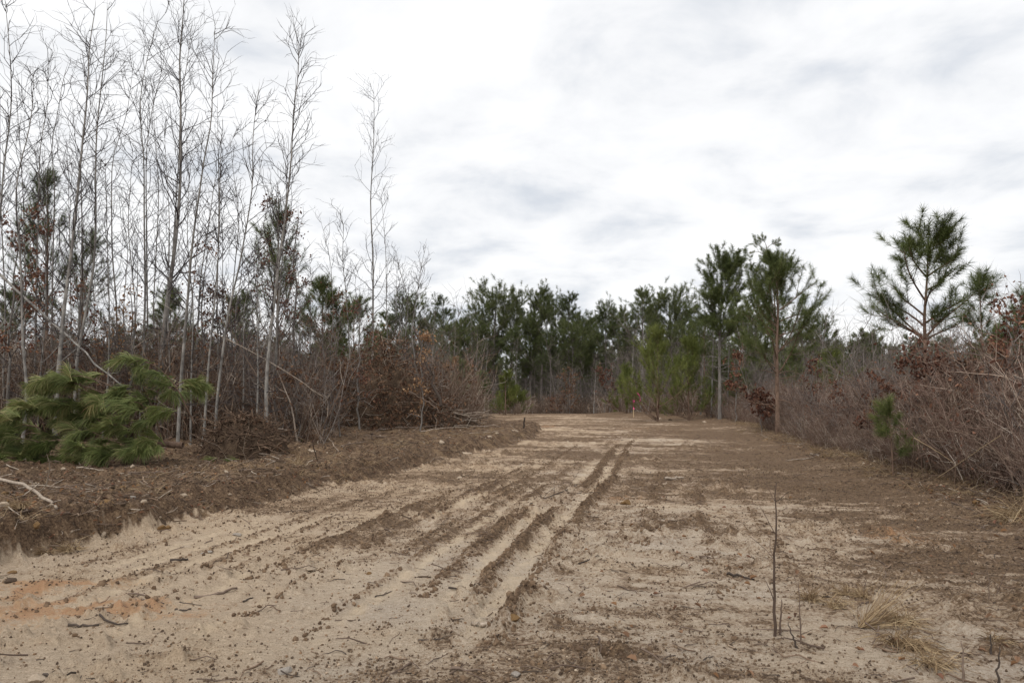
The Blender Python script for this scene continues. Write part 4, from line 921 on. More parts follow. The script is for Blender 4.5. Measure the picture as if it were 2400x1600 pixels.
# ------------------------------------------------------------------ the felled pine
def c2(x, y, d): return at(x / CS, 500 + y / CS, d)
fp_base = np.array(gp(330, 14.2))
fel = thing('felled_pine', 'felled young pine with long drooping green needles lying on the left bank', 'felled pine', fp_base)
FB_ = [[(640, 1100), (430, 1030), (300, 1010), (180, 1060)], [(760, 1200), (560, 1130), (440, 1060), (330, 1070)], [(720, 1080), (600, 1020), (480, 990), (420, 1000)], [(760, 1180), (640, 1240), (540, 1220), (400, 1260)],
       [(240, 1310), (130, 1290), (60, 1280), (0, 1300)], [(300, 1150), (200, 1180), (120, 1190), (60, 1240)], [(800, 1350), (700, 1250), (640, 1190), (560, 1190)], [(860, 1120), (800, 1080), (720, 1110), (640, 1150)],
       [(1190, 1290), (1080, 1050), (950, 920), (800, 885)], [(1080, 1050), (1150, 1020), (1190, 1040), (1195, 1070)], [(980, 1340), (930, 1180), (880, 1060), (840, 990)], [(1000, 1400), (950, 1250), (1000, 1200), (1000, 1220)],
       [(820, 1430), (650, 1380), (560, 1330), (480, 1320)], [(950, 1440), (800, 1300), (720, 1290), (660, 1300)], [(600, 1480), (400, 1400), (200, 1330), (60, 1380)], [(300, 1500), (150, 1430), (50, 1440), (-60, 1470)],
       [(1050, 1370), (980, 1400), (930, 1420), (890, 1450)], [(500, 1300), (420, 1200), (330, 1150), (240, 1170)], [(640, 1300), (520, 1190), (430, 1150), (350, 1150)], [(900, 1250), (880, 1180), (840, 1150), (790, 1160)],
       [(700, 1400), (600, 1290), (480, 1240), (380, 1290)], [(400, 1480), (250, 1400), (120, 1370), (30, 1400)], [(120, 1330), (40, 1330), (-40, 1360), (-110, 1400)], [(1020, 1150), (1040, 1080), (1030, 1030), (1020, 1010)], [(760, 1440), (650, 1440), (560, 1420), (480, 1430)], [(520, 1500), (420, 1470), (330, 1460), (230, 1480)], [(900, 1480), (800, 1470), (720, 1450), (640, 1470)], [(250, 1530), (160, 1500), (80, 1490), (0, 1510)], [(650, 1520), (560, 1490), (470, 1480), (390, 1500)], [(1020, 1440), (940, 1440), (880, 1420), (820, 1440)], [(120, 1500), (40, 1470), (-20, 1480), (-90, 1500)]]
def tuft_mesh(seed, n=72):
    rg = rng_of(seed); m = MB()
    needle_tufts(m, rg, np.array([[-.10, 0, 0.]]), np.array([[1., 0, .05]]), n, .26, .31, .0078, (8, 52), 1.05, 4)
    ax = np.array([[(-.14, 0, -.01), (0, 0, .01), (.16, 0, .0)]]); m.tubes(ax, np.array([[.007, .006, .003]]), 4, True, rg)
    return m.mesh('tuft', M_NEEDLEFRESH, False)
TUFTS = [tuft_mesh(80 + i) for i in range(5)]
rg = rng_of(88)
tk = [c2(1120, 1420, 14.3), c2(820, 1400, 14.4), c2(480, 1380, 14.4), c2(100, 1420, 14.2)]
m = MB(); Pk = resample([q - fp_base for q in tk], 14)[None]; m.tubes(Pk, (.06 * np.linspace(1, .4, 14))[None], 8, True, rg); link('trunk', m.mesh('trunk', M_PINEBARK), fel)
for i, q in enumerate(FB_):
    d0 = 14.3; d1 = 13.3 + 1.5 * ((i * 7) % 11) / 11.0
    W = [c2(x, y, d0 + (d1 - d0) * j / 3.0) - fp_base for j, (x, y) in enumerate(q)]
    P = resample(W, 9); m = MB(); m.tubes(P[None], (.014 * np.linspace(1, .4, 9))[None], 5, True, rg)
    br_ = link('branch', m.mesh('branch', M_PINEBARK), fel)
    n = 11 if i not in (8, 10, 11, 23) else 6
    for t in np.concatenate([[1.0, .97], rg.uniform(.35, 1, n - 2)]):
        k = min(int(t * 8), 7); f = t * 8 - k; p = P[k] + (P[k + 1] - P[k]) * f; dv = P[k + 1] - P[k]
        yaw = math.atan2(dv[1], dv[0]) + rg.normal() * .75
        if i not in (8, 9, 10, 16, 23): yaw = math.atan2(-.35 + rg.normal() * .5, -1.0)
        p = p + rg.normal(size=3) * np.array([.06, .12, .05])
        zg = G1(p[0] + fp_base[0], p[1] + fp_base[1]) - fp_base[2]; p[2] = max(p[2], zg + .05)
        link('needle_tuft', TUFTS[int(rg.integers(0, 5))], br_, p, (rg.normal() * .5, rg.normal() * .35 - .05, yaw + rg.normal() * .3), float(rg.uniform(.65, 1.12)))
# loose fans of the same needles on the ground
for i, (px, py, lab) in enumerate([(500, 1082, 'loose fan of green needles on the ground below the root mound'), (545, 1088, 'second loose needle fan right of the one below the root mound'), (708, 1035, 'small green needle spray right of the root mound')]):
    p = on_ground(px, py); o = link('needle_spray', TUFTS[i], None, p + np.array([0, 0, .07]), (0.1, .1, 2.6 + i), .9 if i < 2 else .6); props(o, lab, 'pine needles')

# ------------------------------------------------------------------ leaning and lying wood
def pole(name, W, r, label, mat, cat='branch', twigs=0, seed=0, taper=.5, K=12, group=None, bend=.0):
    rg = rng_of(seed); W = [np.array(w, float) for w in W]; c = W[0]
    P = resample([w - c for w in W], K); P[1:-1] += rg.normal(size=(K - 2, 3)) * r * .5
    m = MB(); Pn = P[None]; R = (r * np.linspace(1, taper, K))[None]; m.tubes(Pn, R, 7, False, rg)
    if twigs:
        q, rr = spawn(rg, Pn, R, twigs, .2, .97, (30, 70), np.linalg.norm(W[-1] - W[0]) * .25, 5, .02, .2, .5, r * .28); m.tubes(q, rr, 4, True, rg)
    return props(link(name, m.mesh(name, mat), None, c), label, cat, group)
def c3(x, y, d): return at(500 + x / CS, 550 + y / CS, d)
pole('leaning_log', [c2(-40, 340, 19), c2(230, 590, 18.4), c2(450, 780, 17.8), c2(590, 920, 17.3), c2(740, 1050, 16.8)], .034, 'pale dead trunk leaning diagonally down through the left thicket', M_BIRCH, 'dead tree', 6, 1)
pole('leaning_branch', [c2(1290, 720, 19.5), c2(1550, 850, 19.3), c2(1740, 960, 19.1), c2(1985, 1125, 18.8)], .013, 'thin pale branch slanting down behind the tall tree by the root mound', M_STICKPALE, 'branch', 6, 2)
pole('leaning_snag', [c3(1395, 1050, 25), c3(1340, 880, 25.2), c3(1270, 690, 25.5), c3(1225, 560, 25.8)], .055, 'dark dead snag leaning left over the end of the debris heap', M_STICKDARK, 'dead tree', 5, 3)
pole('leaning_branch', [c3(1200, 960, 24.6), c3(1290, 1010, 24.4), c3(1370, 1060, 24.2), c3(1390, 1090, 24)], .025, 'crooked brown stick slanting over the debris heap below the snag', M_STICK, 'branch', 3, 4)
def gz(px, py, dz=.02): return on_ground(px, py) + np.array([0, 0, dz])
pole('fallen_pole', [gz(684, 1003, .10), gz(740, 1007, .06), gz(814, 1013, .05), gz(909, 1028, .05)], .045, 'long straight brown pole lying on the bank in front of the brush', M_STICK, 'log', 0, 5)
pole('fallen_pole', [gz(727, 990, .12), gz(765, 996, .08), gz(805, 1003, .06)], .035, 'shorter grey pole just behind the long brown pole', M_STICKPALE, 'log', 0, 6)
for i, (a, b_) in enumerate([((860, 1003), (960, 990)), ((890, 1010), (1010, 1004)), ((930, 1016), (1080, 1000)), ((985, 1012), (1100, 1008)), ((870, 1020), (925, 1008))]):
    pole('broken_branch', [gz(*a, .05), gz((a[0] + b_[0]) / 2, (a[1] + b_[1]) / 2, .12), gz(*b_, .08)], .022, 'grey broken branch strewn along the foot of the debris heap, %s from left' % ORD[i], M_STICKPALE if i % 2 else M_STICK, 'branch', 4, 20 + i, group='branches strewn at the debris heap')
bb = pole('fallen_branch', [gz(-30, 1142, .16), gz(40, 1153, .12), gz(85, 1168, .09), gz(132, 1193, .03)], .024, 'curved pale barkless branch on the bank at the left edge', M_STICKPALE, 'branch', 2, 31, .7)
pole('thin_sapling', [gz(745, 1082, -.03), at(733, 1040, 14.3), at(726, 1009, 14.3), at(720, 913, 14.3), at(718, 841, 14.3)], .012, 'thin bare whip standing alone on the bank right of the root mound', M_STICK, 'sapling', 6, 32, .3)
pole('straw_cane', [at(2345, 1020, 11), gz(2190, 1138, .1), ], .006, 'long straw-coloured cane slanting across the right brush', M_STRAW, 'cane', 0, 33, .6)
pole('straw_cane', [at(2142, 1026, 12.5), at(2190, 1053, 12.2), at(2238, 1086, 12)], .006, 'bent straw-coloured cane high in the front of the right brush', M_STRAW, 'cane', 0, 34, .6)
pole('straw_cane', [gz(2137, 1122, 0), at(2140, 1070, 13), at(2142, 1026, 13)], .009, 'upright reddish cane at the front of the right brush', M_STICK, 'cane', 2, 35, .6)

STICKS = [([(455, 1402), (509, 1395), (530, 1388), (556, 1381)], .020, M_STICK, 1, 'crooked brown stick lying across the left wheel tracks'),
          ([(160, 1466), (195, 1468), (231, 1466)], .014, M_STICKDARK, 2, 'dark stick on the sand below the orange clay patch'),
          ([(232, 1458), (262, 1464), (300, 1462)], .012, M_STICKDARK, 2, 'dark twig right of the stick below the orange patch'),
          ([(332, 1405), (355, 1411), (384, 1415)], .010, M_STICKDARK, 2, 'thin dark twig left of the crooked brown stick'),
          ([(300, 1392), (330, 1393), (352, 1401)], .010, M_STICK, 1, 'bent brown twig just above the thin dark twig'),
          ([(398, 1316), (420, 1314), (441, 1313)], .022, M_STICKDARK, 0, 'short charred stick on the left sand near the bank'),
          ([(410, 1430), (430, 1432), (448, 1428)], .013, M_STICKDARK, 2, 'short dark twig below the crooked brown stick'),
          ([(245, 1337), (262, 1341), (263, 1347)], .012, M_STICK, 0, 'short brown twig on the sand near the foot of the bank'),
          ([(570, 1411), (580, 1405), (593, 1401)], .010, M_STICKDARK, 0, 'small dark twig right of the crooked brown stick'),
          ([(100, 1584), (140, 1583), (178, 1579)], .014, M_STICKDARK, 1, 'dark stick at the bottom left corner beside a pale stone'),
          ([(1052, 1378), (1085, 1384), (1122, 1391)], .012, M_STICKDARK, 1, 'dark straight twig left of the main dark ridge'),
          ([(980, 1502), (1030, 1500), (1080, 1490)], .010, M_STICKDARK, 5, 'branched dark twig near the bottom centre'),
          ([(1104, 1464), (1115, 1466), (1124, 1467)], .020, M_STICKPALE, 0, 'pale broken stick, left piece of the pair in the sand track'),
          ([(1127, 1468), (1140, 1469), (1153, 1469)], .022, M_STICKPALE, 0, 'pale broken stick, right piece of the pair in the sand track'),
          ([(1056, 1569), (1090, 1572), (1128, 1574)], .014, M_STICK, 1, 'brown stick at the bottom edge left of the grey stone'),
          ([(1243, 1181), (1290, 1163), (1322, 1152), (1352, 1137)], .012, M_STICKDARK, 6, 'thin branched twig lying across the middle tracks'),
          ([(1345, 1160), (1380, 1153), (1418, 1154)], .012, M_STICKDARK, 3, 'dark twig right of the branched one in the middle tracks'),
          ([(879, 1399), (900, 1393), (917, 1386)], .008, M_STICKDARK, 2, 'hair-thin twig on the pale sand left of centre'),
          ([(972, 1354), (990, 1352), (1010, 1353)], .012, M_ROOT, 1, 'reddish twig at the left end of the dark ridges'),
          ([(1703, 1347), (1735, 1352), (1769, 1359)], .016, M_STICKDARK, 0, 'dark stick left of the upright seedling'),
          ([(1893, 1291), (1930, 1286), (1968, 1294)], .014, M_ROOT, 0, 'reddish stick lying right of the upright seedling top'),
          ([(1558, 1124), (1580, 1123), (1602, 1122)], .04, M_STICKPALE, 0, 'pale splinter of wood right of the far tracks'),
          ([(1356, 1322), (1380, 1312), (1404, 1303)], .010, M_STICKDARK, 2, 'dark twig right beside the main dark ridge'),
          ([(1900, 1063), (1925, 1070), (1842, 1081)], .02, M_STICKPALE, 0, 'pale bent twig at the foot of the right brush'),
          ([(1290, 1440), (1310, 1437), (1332, 1438)], .009, M_ROOT, 0, 'thin brown twig right of the pale broken pair'),
          ([(600, 1065), (640, 1075), (700, 1085)], .02, M_STICKPALE, 3, 'pale branch at the right foot of the root mound'),
          ([(440, 1030), (520, 1075), (600, 1095)], .016, M_STICKPALE, 3, 'pale crooked stick in front of the root mound'),
          ([(2230, 1178), (2275, 1195), (2345, 1212)], .016, M_STICK, 2, 'brown stick along the foot of the right brush near the edge'),
          ([(2290, 1170), (2340, 1187), (2395, 1200)], .014, M_STICKPALE, 2, 'grey stick against the right brush near the picture edge')]
for i, (pp, r, mt, tw, lab) in enumerate(STICKS):
    r *= .72
    pole('stick', [gz(x, y, r * .8) for x, y in pp], r, lab, mt, 'stick', tw, 40 + i, .6, 9, 'sticks lying on the cleared ground')
def upright(pp, r, lab, mt, tw, seed, name='seedling'):
    b = on_ground(*pp[0]); W = [b - np.array([0, 0, .03])] + [at(x, y, b[1]) for x, y in pp[1:]]
    return pole(name, W, r, lab, mt, 'seedling', tw, seed, .3, 12, 'bare seedlings on the right foreground')
upright([(1815, 1490), (1812, 1430), (1816, 1300), (1820, 1130)], .011, 'tallest bare seedling, upright on the sand at the right foreground', M_STICK, 7, 90)
upright([(1828, 1487), (1830, 1440), (1832, 1404)], .009, 'short broken stem beside the foot of the tallest seedling', M_STICK, 0, 91)
upright([(1880, 1508), (1875, 1450), (1871, 1362)], .006, 'slender bare seedling right of the tallest one', M_STICK, 5, 92)
upright([(1874, 1519), (1858, 1492), (1847, 1458)], .008, 'bent dark stem between the tallest and the slender seedlings', M_STICKDARK, 0, 93)
upright([(2257, 1598), (2258, 1530), (2252, 1500)], .009, 'grey stub standing at the bottom right', M_STICK, 2, 94)
upright([(2340, 1606), (2341, 1560), (2343, 1515)], .009, 'dark stub at the bottom right, nearest the corner', M_STICKDARK, 0, 95)
upright([(2326, 1526), (2322, 1505), (2318, 1484)], .009, 'short dark stub above the corner stubs', M_STICKDARK, 0, 96)
upright([(2318, 1402), (2318, 1360), (2312, 1320)], .005, 'faint twiggy seedling near the right edge', M_STICK, 6, 97)
upright([(2332, 1392), (2350, 1355), (2364, 1328)], .005, 'leaning twiggy seedling beside the faint one near the right edge', M_STICK, 4, 98)

# ------------------------------------------------------------------ stones and clods
def rock_mesh(seed, mat, flat=.5, n=3):
    import bmesh
    rg = rng_of(seed); bm = bmesh.new(); bmesh.ops.create_icosphere(bm, subdivisions=n, radius=1.0)
    co = np.array([v.co[:] for v in bm.verts]); pl = nrm(rg.normal(size=(9, 3))); dd = rg.uniform(.45, .85, 9)
    for a, dcut in zip(pl, dd):
        k = co @ a; co = co - np.maximum(k - dcut, 0)[:, None] * a
    co += (fbm(co[:, 0] * 2 + 5 + seed, co[:, 1] * 2 + co[:, 2] * 2, seed % 50, 3) - .5)[:, None] * .22 * co
    co *= np.array([1, .75, flat])
    for v, c in zip(bm.verts, co): v.co = c
    me = bpy.data.meshes.new('rock'); bm.to_mesh(me); bm.free(); me.materials.append(mat)
    
    return me
ROCKS = [(436, 1282, .075, M_ROCKPALE, .4, 'pale flat stone on the left sand below the bank'), (486, 1294, .10, M_ROCKGREY, .18, 'flat grey stone slab right of the pale stone'), (727, 1336, .09, M_ROCKPALE, .2, 'flat tan stone in the left wheel track'),
         (666, 1572, .075, M_ROCKGREY, .35, 'grey stone near the bottom edge, left of centre'), (90, 1592, .09, M_ROCKPALE, .4, 'large pale stone in the bottom left corner'), (6, 1228, .09, M_ROCKPALE, .75, 'pale block of stone on the bank at the left edge'),
         (285, 1152, .13, M_ROCKBROWN, .7, 'chunky ochre rock on the bank, higher of two'), (245, 1178, .15, M_ROCKBROWN, .5, 'broad ochre rock on the bank, lower of two'), (497, 1160, .14, M_ROCKBROWN, .35, 'flat brown rock on the bank edge'),
         (310, 1165, .07, M_ROCKGREY, .7, 'small grey stone beside the ochre rocks'), (375, 1240, .09, M_ROCKBROWN, .7, 'brown clay clod at the foot of the bank'), (395, 1238, .07, M_ROCKBROWN, .8, 'second clay clod touching the one at the bank foot'), (28, 1342, .06, M_ROCKBROWN, .5, 'ochre clay lump on the sand at the left edge'),
         (24, 1362, .07, M_CLOD, .6, 'dark soil clod below the ochre lump at the left edge'), (555, 1253, .08, M_ROCKGREY, .3, 'flat grey stone on the sand below the bank edge'), (1093, 1061, .22, M_ROCKPALE, .55, 'pale boulder at the road edge below the debris heap'),
         (1209, 1583, .05, M_ROCKGREY, .5, 'small grey stone at the bottom centre'), (1204, 1450, .065, M_ROCKBROWN, .6, 'rounded brown stone at the lower end of the main ridge'), (1466, 1181, .14, M_ROCKBROWN, .6, 'brown clod on the right side of the main ridge'),
         (707, 1051, .26, M_ROCKPALE, .4, 'pale split rock right of the root mound'), (728, 1054, .18, M_ROCKPALE, .5, 'smaller pale rock touching the split rock'), (1078, 1120, .10, M_ROCKPALE, .4, 'pale stone on the tracks left of centre'), (985, 1100, .12, M_ROCKPALE, .35, 'pale flat stone on the road edge'),
         (1035, 1042, .13, M_ROCKPALE, .7, 'pale stone on the bank front below the debris heap'), (1148, 1028, .14, M_ROCKPALE, .5, 'pale stone left of the dark post'), (1165, 1030, .12, M_ROCKPALE, .4, 'pale stone closest to the left of the dark post'),
         (1205, 1002, .24, M_ROCKPALE, .3, 'pale flat rock on top of the bank near the dark post'), (1545, 982, .25, M_ROCKPALE, .5, 'pale stone right of the pink-topped stake'), (1650, 990, .22, M_ROCKPALE, .5, 'pale stone at the far road edge, right of the stake'), (430, 1165, .07, M_ROCKPALE, .5, 'small pale stone on the bank right of the ochre rocks'),
         (1030, 1250, .05, M_STICKDARK, 1.0, None), (1570, 985, .2, M_CLOD, .6, 'dark clod on the ground right of the stake'), (865, 1345, .035, M_ROCKBROWN, .7, 'small brown stone on the pale sand left of centre'), (840, 1600, .05, M_ROCKPALE, .4, None),
         (2262, 1398, .04, M_ROCKPALE, .6, 'small white stone on the right foreground')]
for i, (px, py, r, mt, fl, lab) in enumerate(ROCKS):
    if lab is None: continue
    p = on_ground(px, py); r *= .8; o = link('stone' if mt not in (M_CLOD,) else 'soil_clod', rock_mesh(1200 + i, mt, fl), None, p + np.array([0, 0, r * fl * .15]), (0, 0, i * 1.3), r)
    props(o, lab, 'stone' if mt is not M_CLOD else 'clod', 'stones lying on the ground')
p = on_ground(1001, 952) if False else None
props(link('stone', rock_mesh(1290, M_ROCKPALE, .7), None, (b0[0] + .05, b0[1] - .1, b0[2] + .66), (0, 0, .4), .17), 'pale tan rock lying on top of the debris heap', 'stone', 'stones lying on the ground')

# ------------------------------------------------------------------ stake, ribbon, post
b = on_ground(1485, 978); th_ = at(1485, 938, b[1])[2] - b[2]
st = thing('survey_stake', 'thin wooden survey stake with a pink painted top at the far clearing edge', 'stake', b)
def boxm(name, sx, sy, z0, z1, mat):
    V = np.array([(x * sx / 2, y * sy / 2, z) for z in (z0, z1) for x, y in ((-1, -1), (1, -1), (1, 1), (-1, 1))]); q = np.array([(3, 2, 1, 0), (4, 5, 6, 7), (0, 1, 5, 4), (1, 2, 6, 5), (2, 3, 7, 6), (3, 0, 4, 7)])
    return make_mesh(name, V, q, mat, False)
link('lath', boxm('lath', .045, .014, -.1, th_, M_LATH), st)
def ribbon(name, pts, w, mat):
    P = resample(pts, 10); n = len(P); B = np.stack([np.cos(np.linspace(0, 2.2, n)), np.sin(np.linspace(0, 2.2, n)), np.zeros(n)], 1) * w / 2
    T = np.stack([np.zeros(n), np.full(n, .002), np.zeros(n)], 1)
    V = np.concatenate([P - B, P + B, P + B + T, P - B + T]); i = np.arange(n - 1)
    q = np.concatenate([np.stack([a * n + i, b_ * n + i, b_ * n + i + 1, a * n + i + 1], 1) for a, b_ in ((0, 1), (1, 2), (2, 3), (3, 0))])
    return make_mesh(name, V, q, mat, True)
link('ribbon', ribbon('ribbon', [(-.01, -.014, th_ + .02), (.03, -.05, th_ - .2), (-.02, -.05, th_ - .4), (.02, -.03, th_ - .62)], .16, M_PINK), st)
link('painted_top', boxm('top', .052, .02, th_ - .45, th_ + .01, M_PINK), st)
q = at(1494, 921, b[1] - .6); q2_ = at(1501, 938, b[1] - .6)
fl_ = thing('pink_ribbon', 'strip of pink flagging tied to a branch above the stake', 'ribbon', q)
link('strip', ribbon('strip', [(0, 0, 0), (.10, 0, -.10), (.19, .02, -.25), (.20, 0, -.42), (.17, 0, -.58)], .07, M_PINK), fl_); link('knot', ribbon('knot', [(0, 0, 0), (-.05, 0, .05), (-.12, .02, .09)], .05, M_PINK), fl_)
pole('twig', [q + np.array([1.2, .9, -.5]), q + np.array([.6, .4, -.12]), q + np.array([-.15, -.03, .09])], .012, 'thin bare branch end carrying the pink flagging', M_STICK, 'branch', 3, 99, .4)
b = on_ground(1228, 1004); th_ = at(1228, 978, b[1])[2] - b[2]
pt = pole('stub_post', [b - np.array([0, 0, .1]), b + np.array([.0, 0, th_ * .5]), b + np.array([.03, 0, th_])], .035, 'short dark post standing alone at the left edge of the far road', M_POST, 'post', 0, 98, .8, 6)

# ------------------------------------------------------------------ dry grass tufts
def grass(px, py, n, h, spread, lab, seed, lean=(0, 0), stiff=.3, mat=None):
    rg = rng_of(seed); b = on_ground(px, py); m = MB(); K = 5
    a = rg.uniform(0, 6.28, n); rr = rg.random(n) ** .7 * spread
    P = np.zeros((n, K, 3)); P[:, 0] = np.stack([np.cos(a) * rr * .35, np.sin(a) * rr * .35, np.full(n, -.01)], 1)
    D = nrm(np.stack([np.cos(a) * rr / spread * .8 + lean[0], np.sin(a) * rr / spread * .8 + lean[1], np.full(n, .8)], 1) + rg.normal(size=(n, 3)) * .5)
    L = h * .85 * rg.uniform(.25, 1.2, n); stiff = stiff * 1.5 if h < .6 else stiff
    for k in range(1, K):
        P[:, k] = P[:, k - 1] + D * (L / (K - 1))[:, None]; D = nrm(D + rg.normal(size=(n, 3)) * .22 + np.array([0, 0, -stiff]))
    P[..., 2] = np.maximum(P[..., 2], .004)
    m.tubes(P, np.full((n, K), .0022) * np.linspace(1.2, .5, K), 3, True, rg)
    o = link('dry_grass_tuft', m.mesh('tuft', mat or M_STRAW, False), None, b); return props(o, lab, 'grass tuft', 'dry grass tufts')
GR = [(1902, 1405, 150, .20, .16, (.1, 0), .3, 'dry straw tuft right of the tallest seedling, leftmost of the upper row'), (1983, 1394, 110, .17, .12, (0, 0), .25, 'middle dry straw tuft of the upper row'), (2021, 1398, 70, .18, .08, (0, 0), .15, 'small upright straw tuft at the right of the upper row'),
      (2017, 1470, 90, .62, .05, (1.6, .4), .02, 'broom-like bundle of straw stalks leaning right'), (2113, 1459, 190, .22, .2, (.2, 0), .35, 'bushy straw tuft right of the leaning bundle'), (2120, 1512, 230, .36, .3, (.3, -.5), .5, 'flattened mat of straw below the bushy tuft'),
      (1895, 1357, 60, .10, .08, (0, 0), .2, 'small straw tuft above the upper row'), (1787, 1273, 50, .12, .1, (0, 0), .3, 'pale straw wisp left of the seedling tip'), (2384, 1216, 260, .55, .5, (-.5, -.3), .35, 'large straw clump at the foot of the right brush, by the edge'),
      (168, 1214, 140, .24, .2, (.1, -.6), .35, 'straw tuft hanging over the bank edge'), (46, 1249, 130, .3, .2, (0, -.8), .4, 'drooping straw tuft on the bank face at the left'), (2180, 1556, 120, .3, .25, (.3, -.2), .5, 'trampled straw near the bottom right stubs'),
      (1960, 1425, 120, .3, .2, (.8, 0), .45, 'flattened straw linking the upper row and the leaning bundle'), (2330, 1500, 70, .16, .15, (.3, 0), .4, 'thin straw wisp among the bottom right stubs'), (1940, 1072, 120, .35, .3, (-.2, -.3), .4, 'straw wisp at the foot of the right brush, farther back'), (110, 1240, 90, .22, .2, (.2, -.7), .4, 'straw tuft between the two on the bank edge')]
for i, (px, py, n, h, sprd, lean, stf, lab) in enumerate(GR): grass(px, py, n, h, sprd, lab, 1400 + i, lean, stf)

# ------------------------------------------------------------------ crumbs, pebbles, chips, litter (stuff)
def polar_pts(rg, n, r0, r1, a0=-40, a1=40):
    r = r0 * (r1 / r0) ** rg.random(n); a = np.radians(rg.uniform(a0, a1, n)); return r * np.sin(a), r * np.cos(a)
def small_rock(seed, mat):
    rg = rng_of(seed); t = (1 + 5 ** .5) / 2
    V = nrm(np.array([(-1, t, 0), (1, t, 0), (-1, -t, 0), (1, -t, 0), (0, -1, t), (0, 1, t), (0, -1, -t), (0, 1, -t), (t, 0, -1), (t, 0, 1), (-t, 0, -1), (-t, 0, 1)])) * rg.uniform(.6, 1.15, (12, 1)) * np.array([1, .8, .65])
    T = np.array([(0, 11, 5), (0, 5, 1), (0, 1, 7), (0, 7, 10), (0, 10, 11), (1, 5, 9), (5, 11, 4), (11, 10, 2), (10, 7, 6), (7, 1, 8), (3, 9, 4), (3, 4, 2), (3, 2, 6), (3, 6, 8), (3, 8, 9), (4, 9, 5), (2, 4, 11), (6, 2, 10), (8, 6, 7), (9, 8, 1)])
    return make_mesh('crumb', V, T, mat, False, {'rnd': np.full(12, rg.random())})
def chips(seed, mat, L):
    return stick_mesh(seed, L, L * .014 + .0014, .45, 5, mat, 0)
rg = rng_of(2000)
x, y = polar_pts(rg, 230000, 3.6, 24)
dk, lit, org, sand = ground_masks(x, y)
keep = rg.random(len(x)) < np.clip(.40 + 2.6 * (dk + .02), .10, 1) * (.25 + .75 * sstep(.4, .58, fbm(x * 1.1, y * 1.1, 61, 3))) * (1 - sstep(12, 24, np.hypot(x, y))) * (1 - .8 * np.clip(sand, 0, 1)); x, y = x[keep], y[keep]
z = ground(x, y); n = len(x); r_ = np.hypot(x, y)
scl = .003 + .013 * rg.random(n) ** 4 + .0006 * np.maximum(r_ - 6, 0); scl *= np.where(lit[keep] > .5, 1.8, 1)
scatter('soil_crumbs', [small_rock(2100 + i, M_CRUMB) for i in range(10)], np.stack([x, y, z + scl * .25], 1), rg.uniform(0, 6.28, (n, 3)), scl, 'dark crumbs of soil scattered over the sand', 11)
x, y = polar_pts(rg, 7000, 3.6, 12, -40, 8); z = ground(x, y); n = len(x); scl = .003 + .012 * rg.random(n) ** 5
scatter('pebbles', [small_rock(2200 + i, M_PEBBLE) for i in range(8)], np.stack([x, y, z + scl * .2], 1), rg.uniform(0, 6.28, (n, 3)) * np.array([.08, .08, 1]), scl, 'small tan and brown pebbles on the near sand', 12)
x, y = polar_pts(rg, 8000, 3.6, 30); dk, lit, org, sand = ground_masks(x, y)
keep = rg.random(len(x)) < np.clip(.35 + 2.2 * dk + .6 * lit, .12, 1); x, y = x[keep], y[keep]; z = ground(x, y); n = len(x)
rot = np.stack([rg.normal(size=n) * .12, rg.normal(size=n) * .12, rg.uniform(0, 6.28, n)], 1)
scatter('wood_chips', [chips(2300 + i, (M_STICKDARK, M_STICK, M_ROOT, M_STICK)[i % 4], (.05, .08, .13, .24)[i // 3]) for i in range(12)], np.stack([x, y, z + .006], 1), rot, rg.uniform(.5, 1.4, n) * (1 + .03 * np.maximum(np.hypot(x, y) - 7, 0)), 'bits of broken twig and bark littering the ground', 13)
# pale chips and roots on the bank and the brush edge
def edge_pts(rg, n):
    x, y = polar_pts(rg, n * 6, 5.5, 34); dk, lit, org, sand = ground_masks(x, y); k = lit > .5; return x[k][:n], y[k][:n]
x, y = edge_pts(rg, 3600); z = ground(x, y); n = len(x); rot = np.stack([rg.normal(size=n) * .25, rg.normal(size=n) * .25, rg.uniform(0, 6.28, n)], 1)
scatter('bank_twigs', [stick_mesh(2400 + i, (.15, .28, .45)[i // 4], (.004, .006, .008)[i // 4], .5, 6, (M_ROOT, M_STICK, M_STICKPALE, M_ROOT)[i % 4], 2) for i in range(12)], np.stack([x, y, z + .012], 1), rot, rg.uniform(.5, 1.3, n), 'twigs and root ends littering the bank and brush edges', 14)
x, y = edge_pts(rg, 2600); z = ground(x, y); n = len(x); scl = .01 + .05 * rg.random(n) ** 3
scatter('bank_clods', [small_rock(2500 + i, (M_CLOD, M_CLOD, M_ROCKBROWN, M_ROCKPALE, M_CLOD)[i % 5]) for i in range(10)], np.stack([x, y, z + scl * .2], 1), rg.uniform(0, 6.28, (n, 3)) * np.array([.1, .1, 1]), scl, 'crumbled clods of soil on the bank', 15)
def leaf_mesh(seed, mat):
    rg = rng_of(seed); m = MB(); m.leaves(np.array([[-.5, 0, 0.1]]), np.array([[1., 0, rg.normal() * .2]]), np.array([[0, rg.normal() * .3, 1.]]), np.array([1.]), np.array([rg.uniform(.4, .7)]), rg); return m.mesh('leaf', mat, False)
x, y = edge_pts(rg, 4200); xb, yb = polar_pts(rg, 130, 4, 14, 5, 40); x = np.concatenate([x, xb]); y = np.concatenate([y, yb]); z = ground(x, y); n = len(x)
rot = np.stack([rg.normal(size=n) * .35, rg.normal(size=n) * .35, rg.uniform(0, 6.28, n)], 1)
scatter('leaf_litter', [leaf_mesh(2600 + i, (M_DARKLEAF, M_OAKLEAF, M_TANLEAF, M_DARKLEAF)[i % 4]) for i in range(8)], np.stack([x, y, z + .012], 1), rot, rg.uniform(.03, .075, n), 'dead brown leaves scattered on the bank and right foreground', 16)

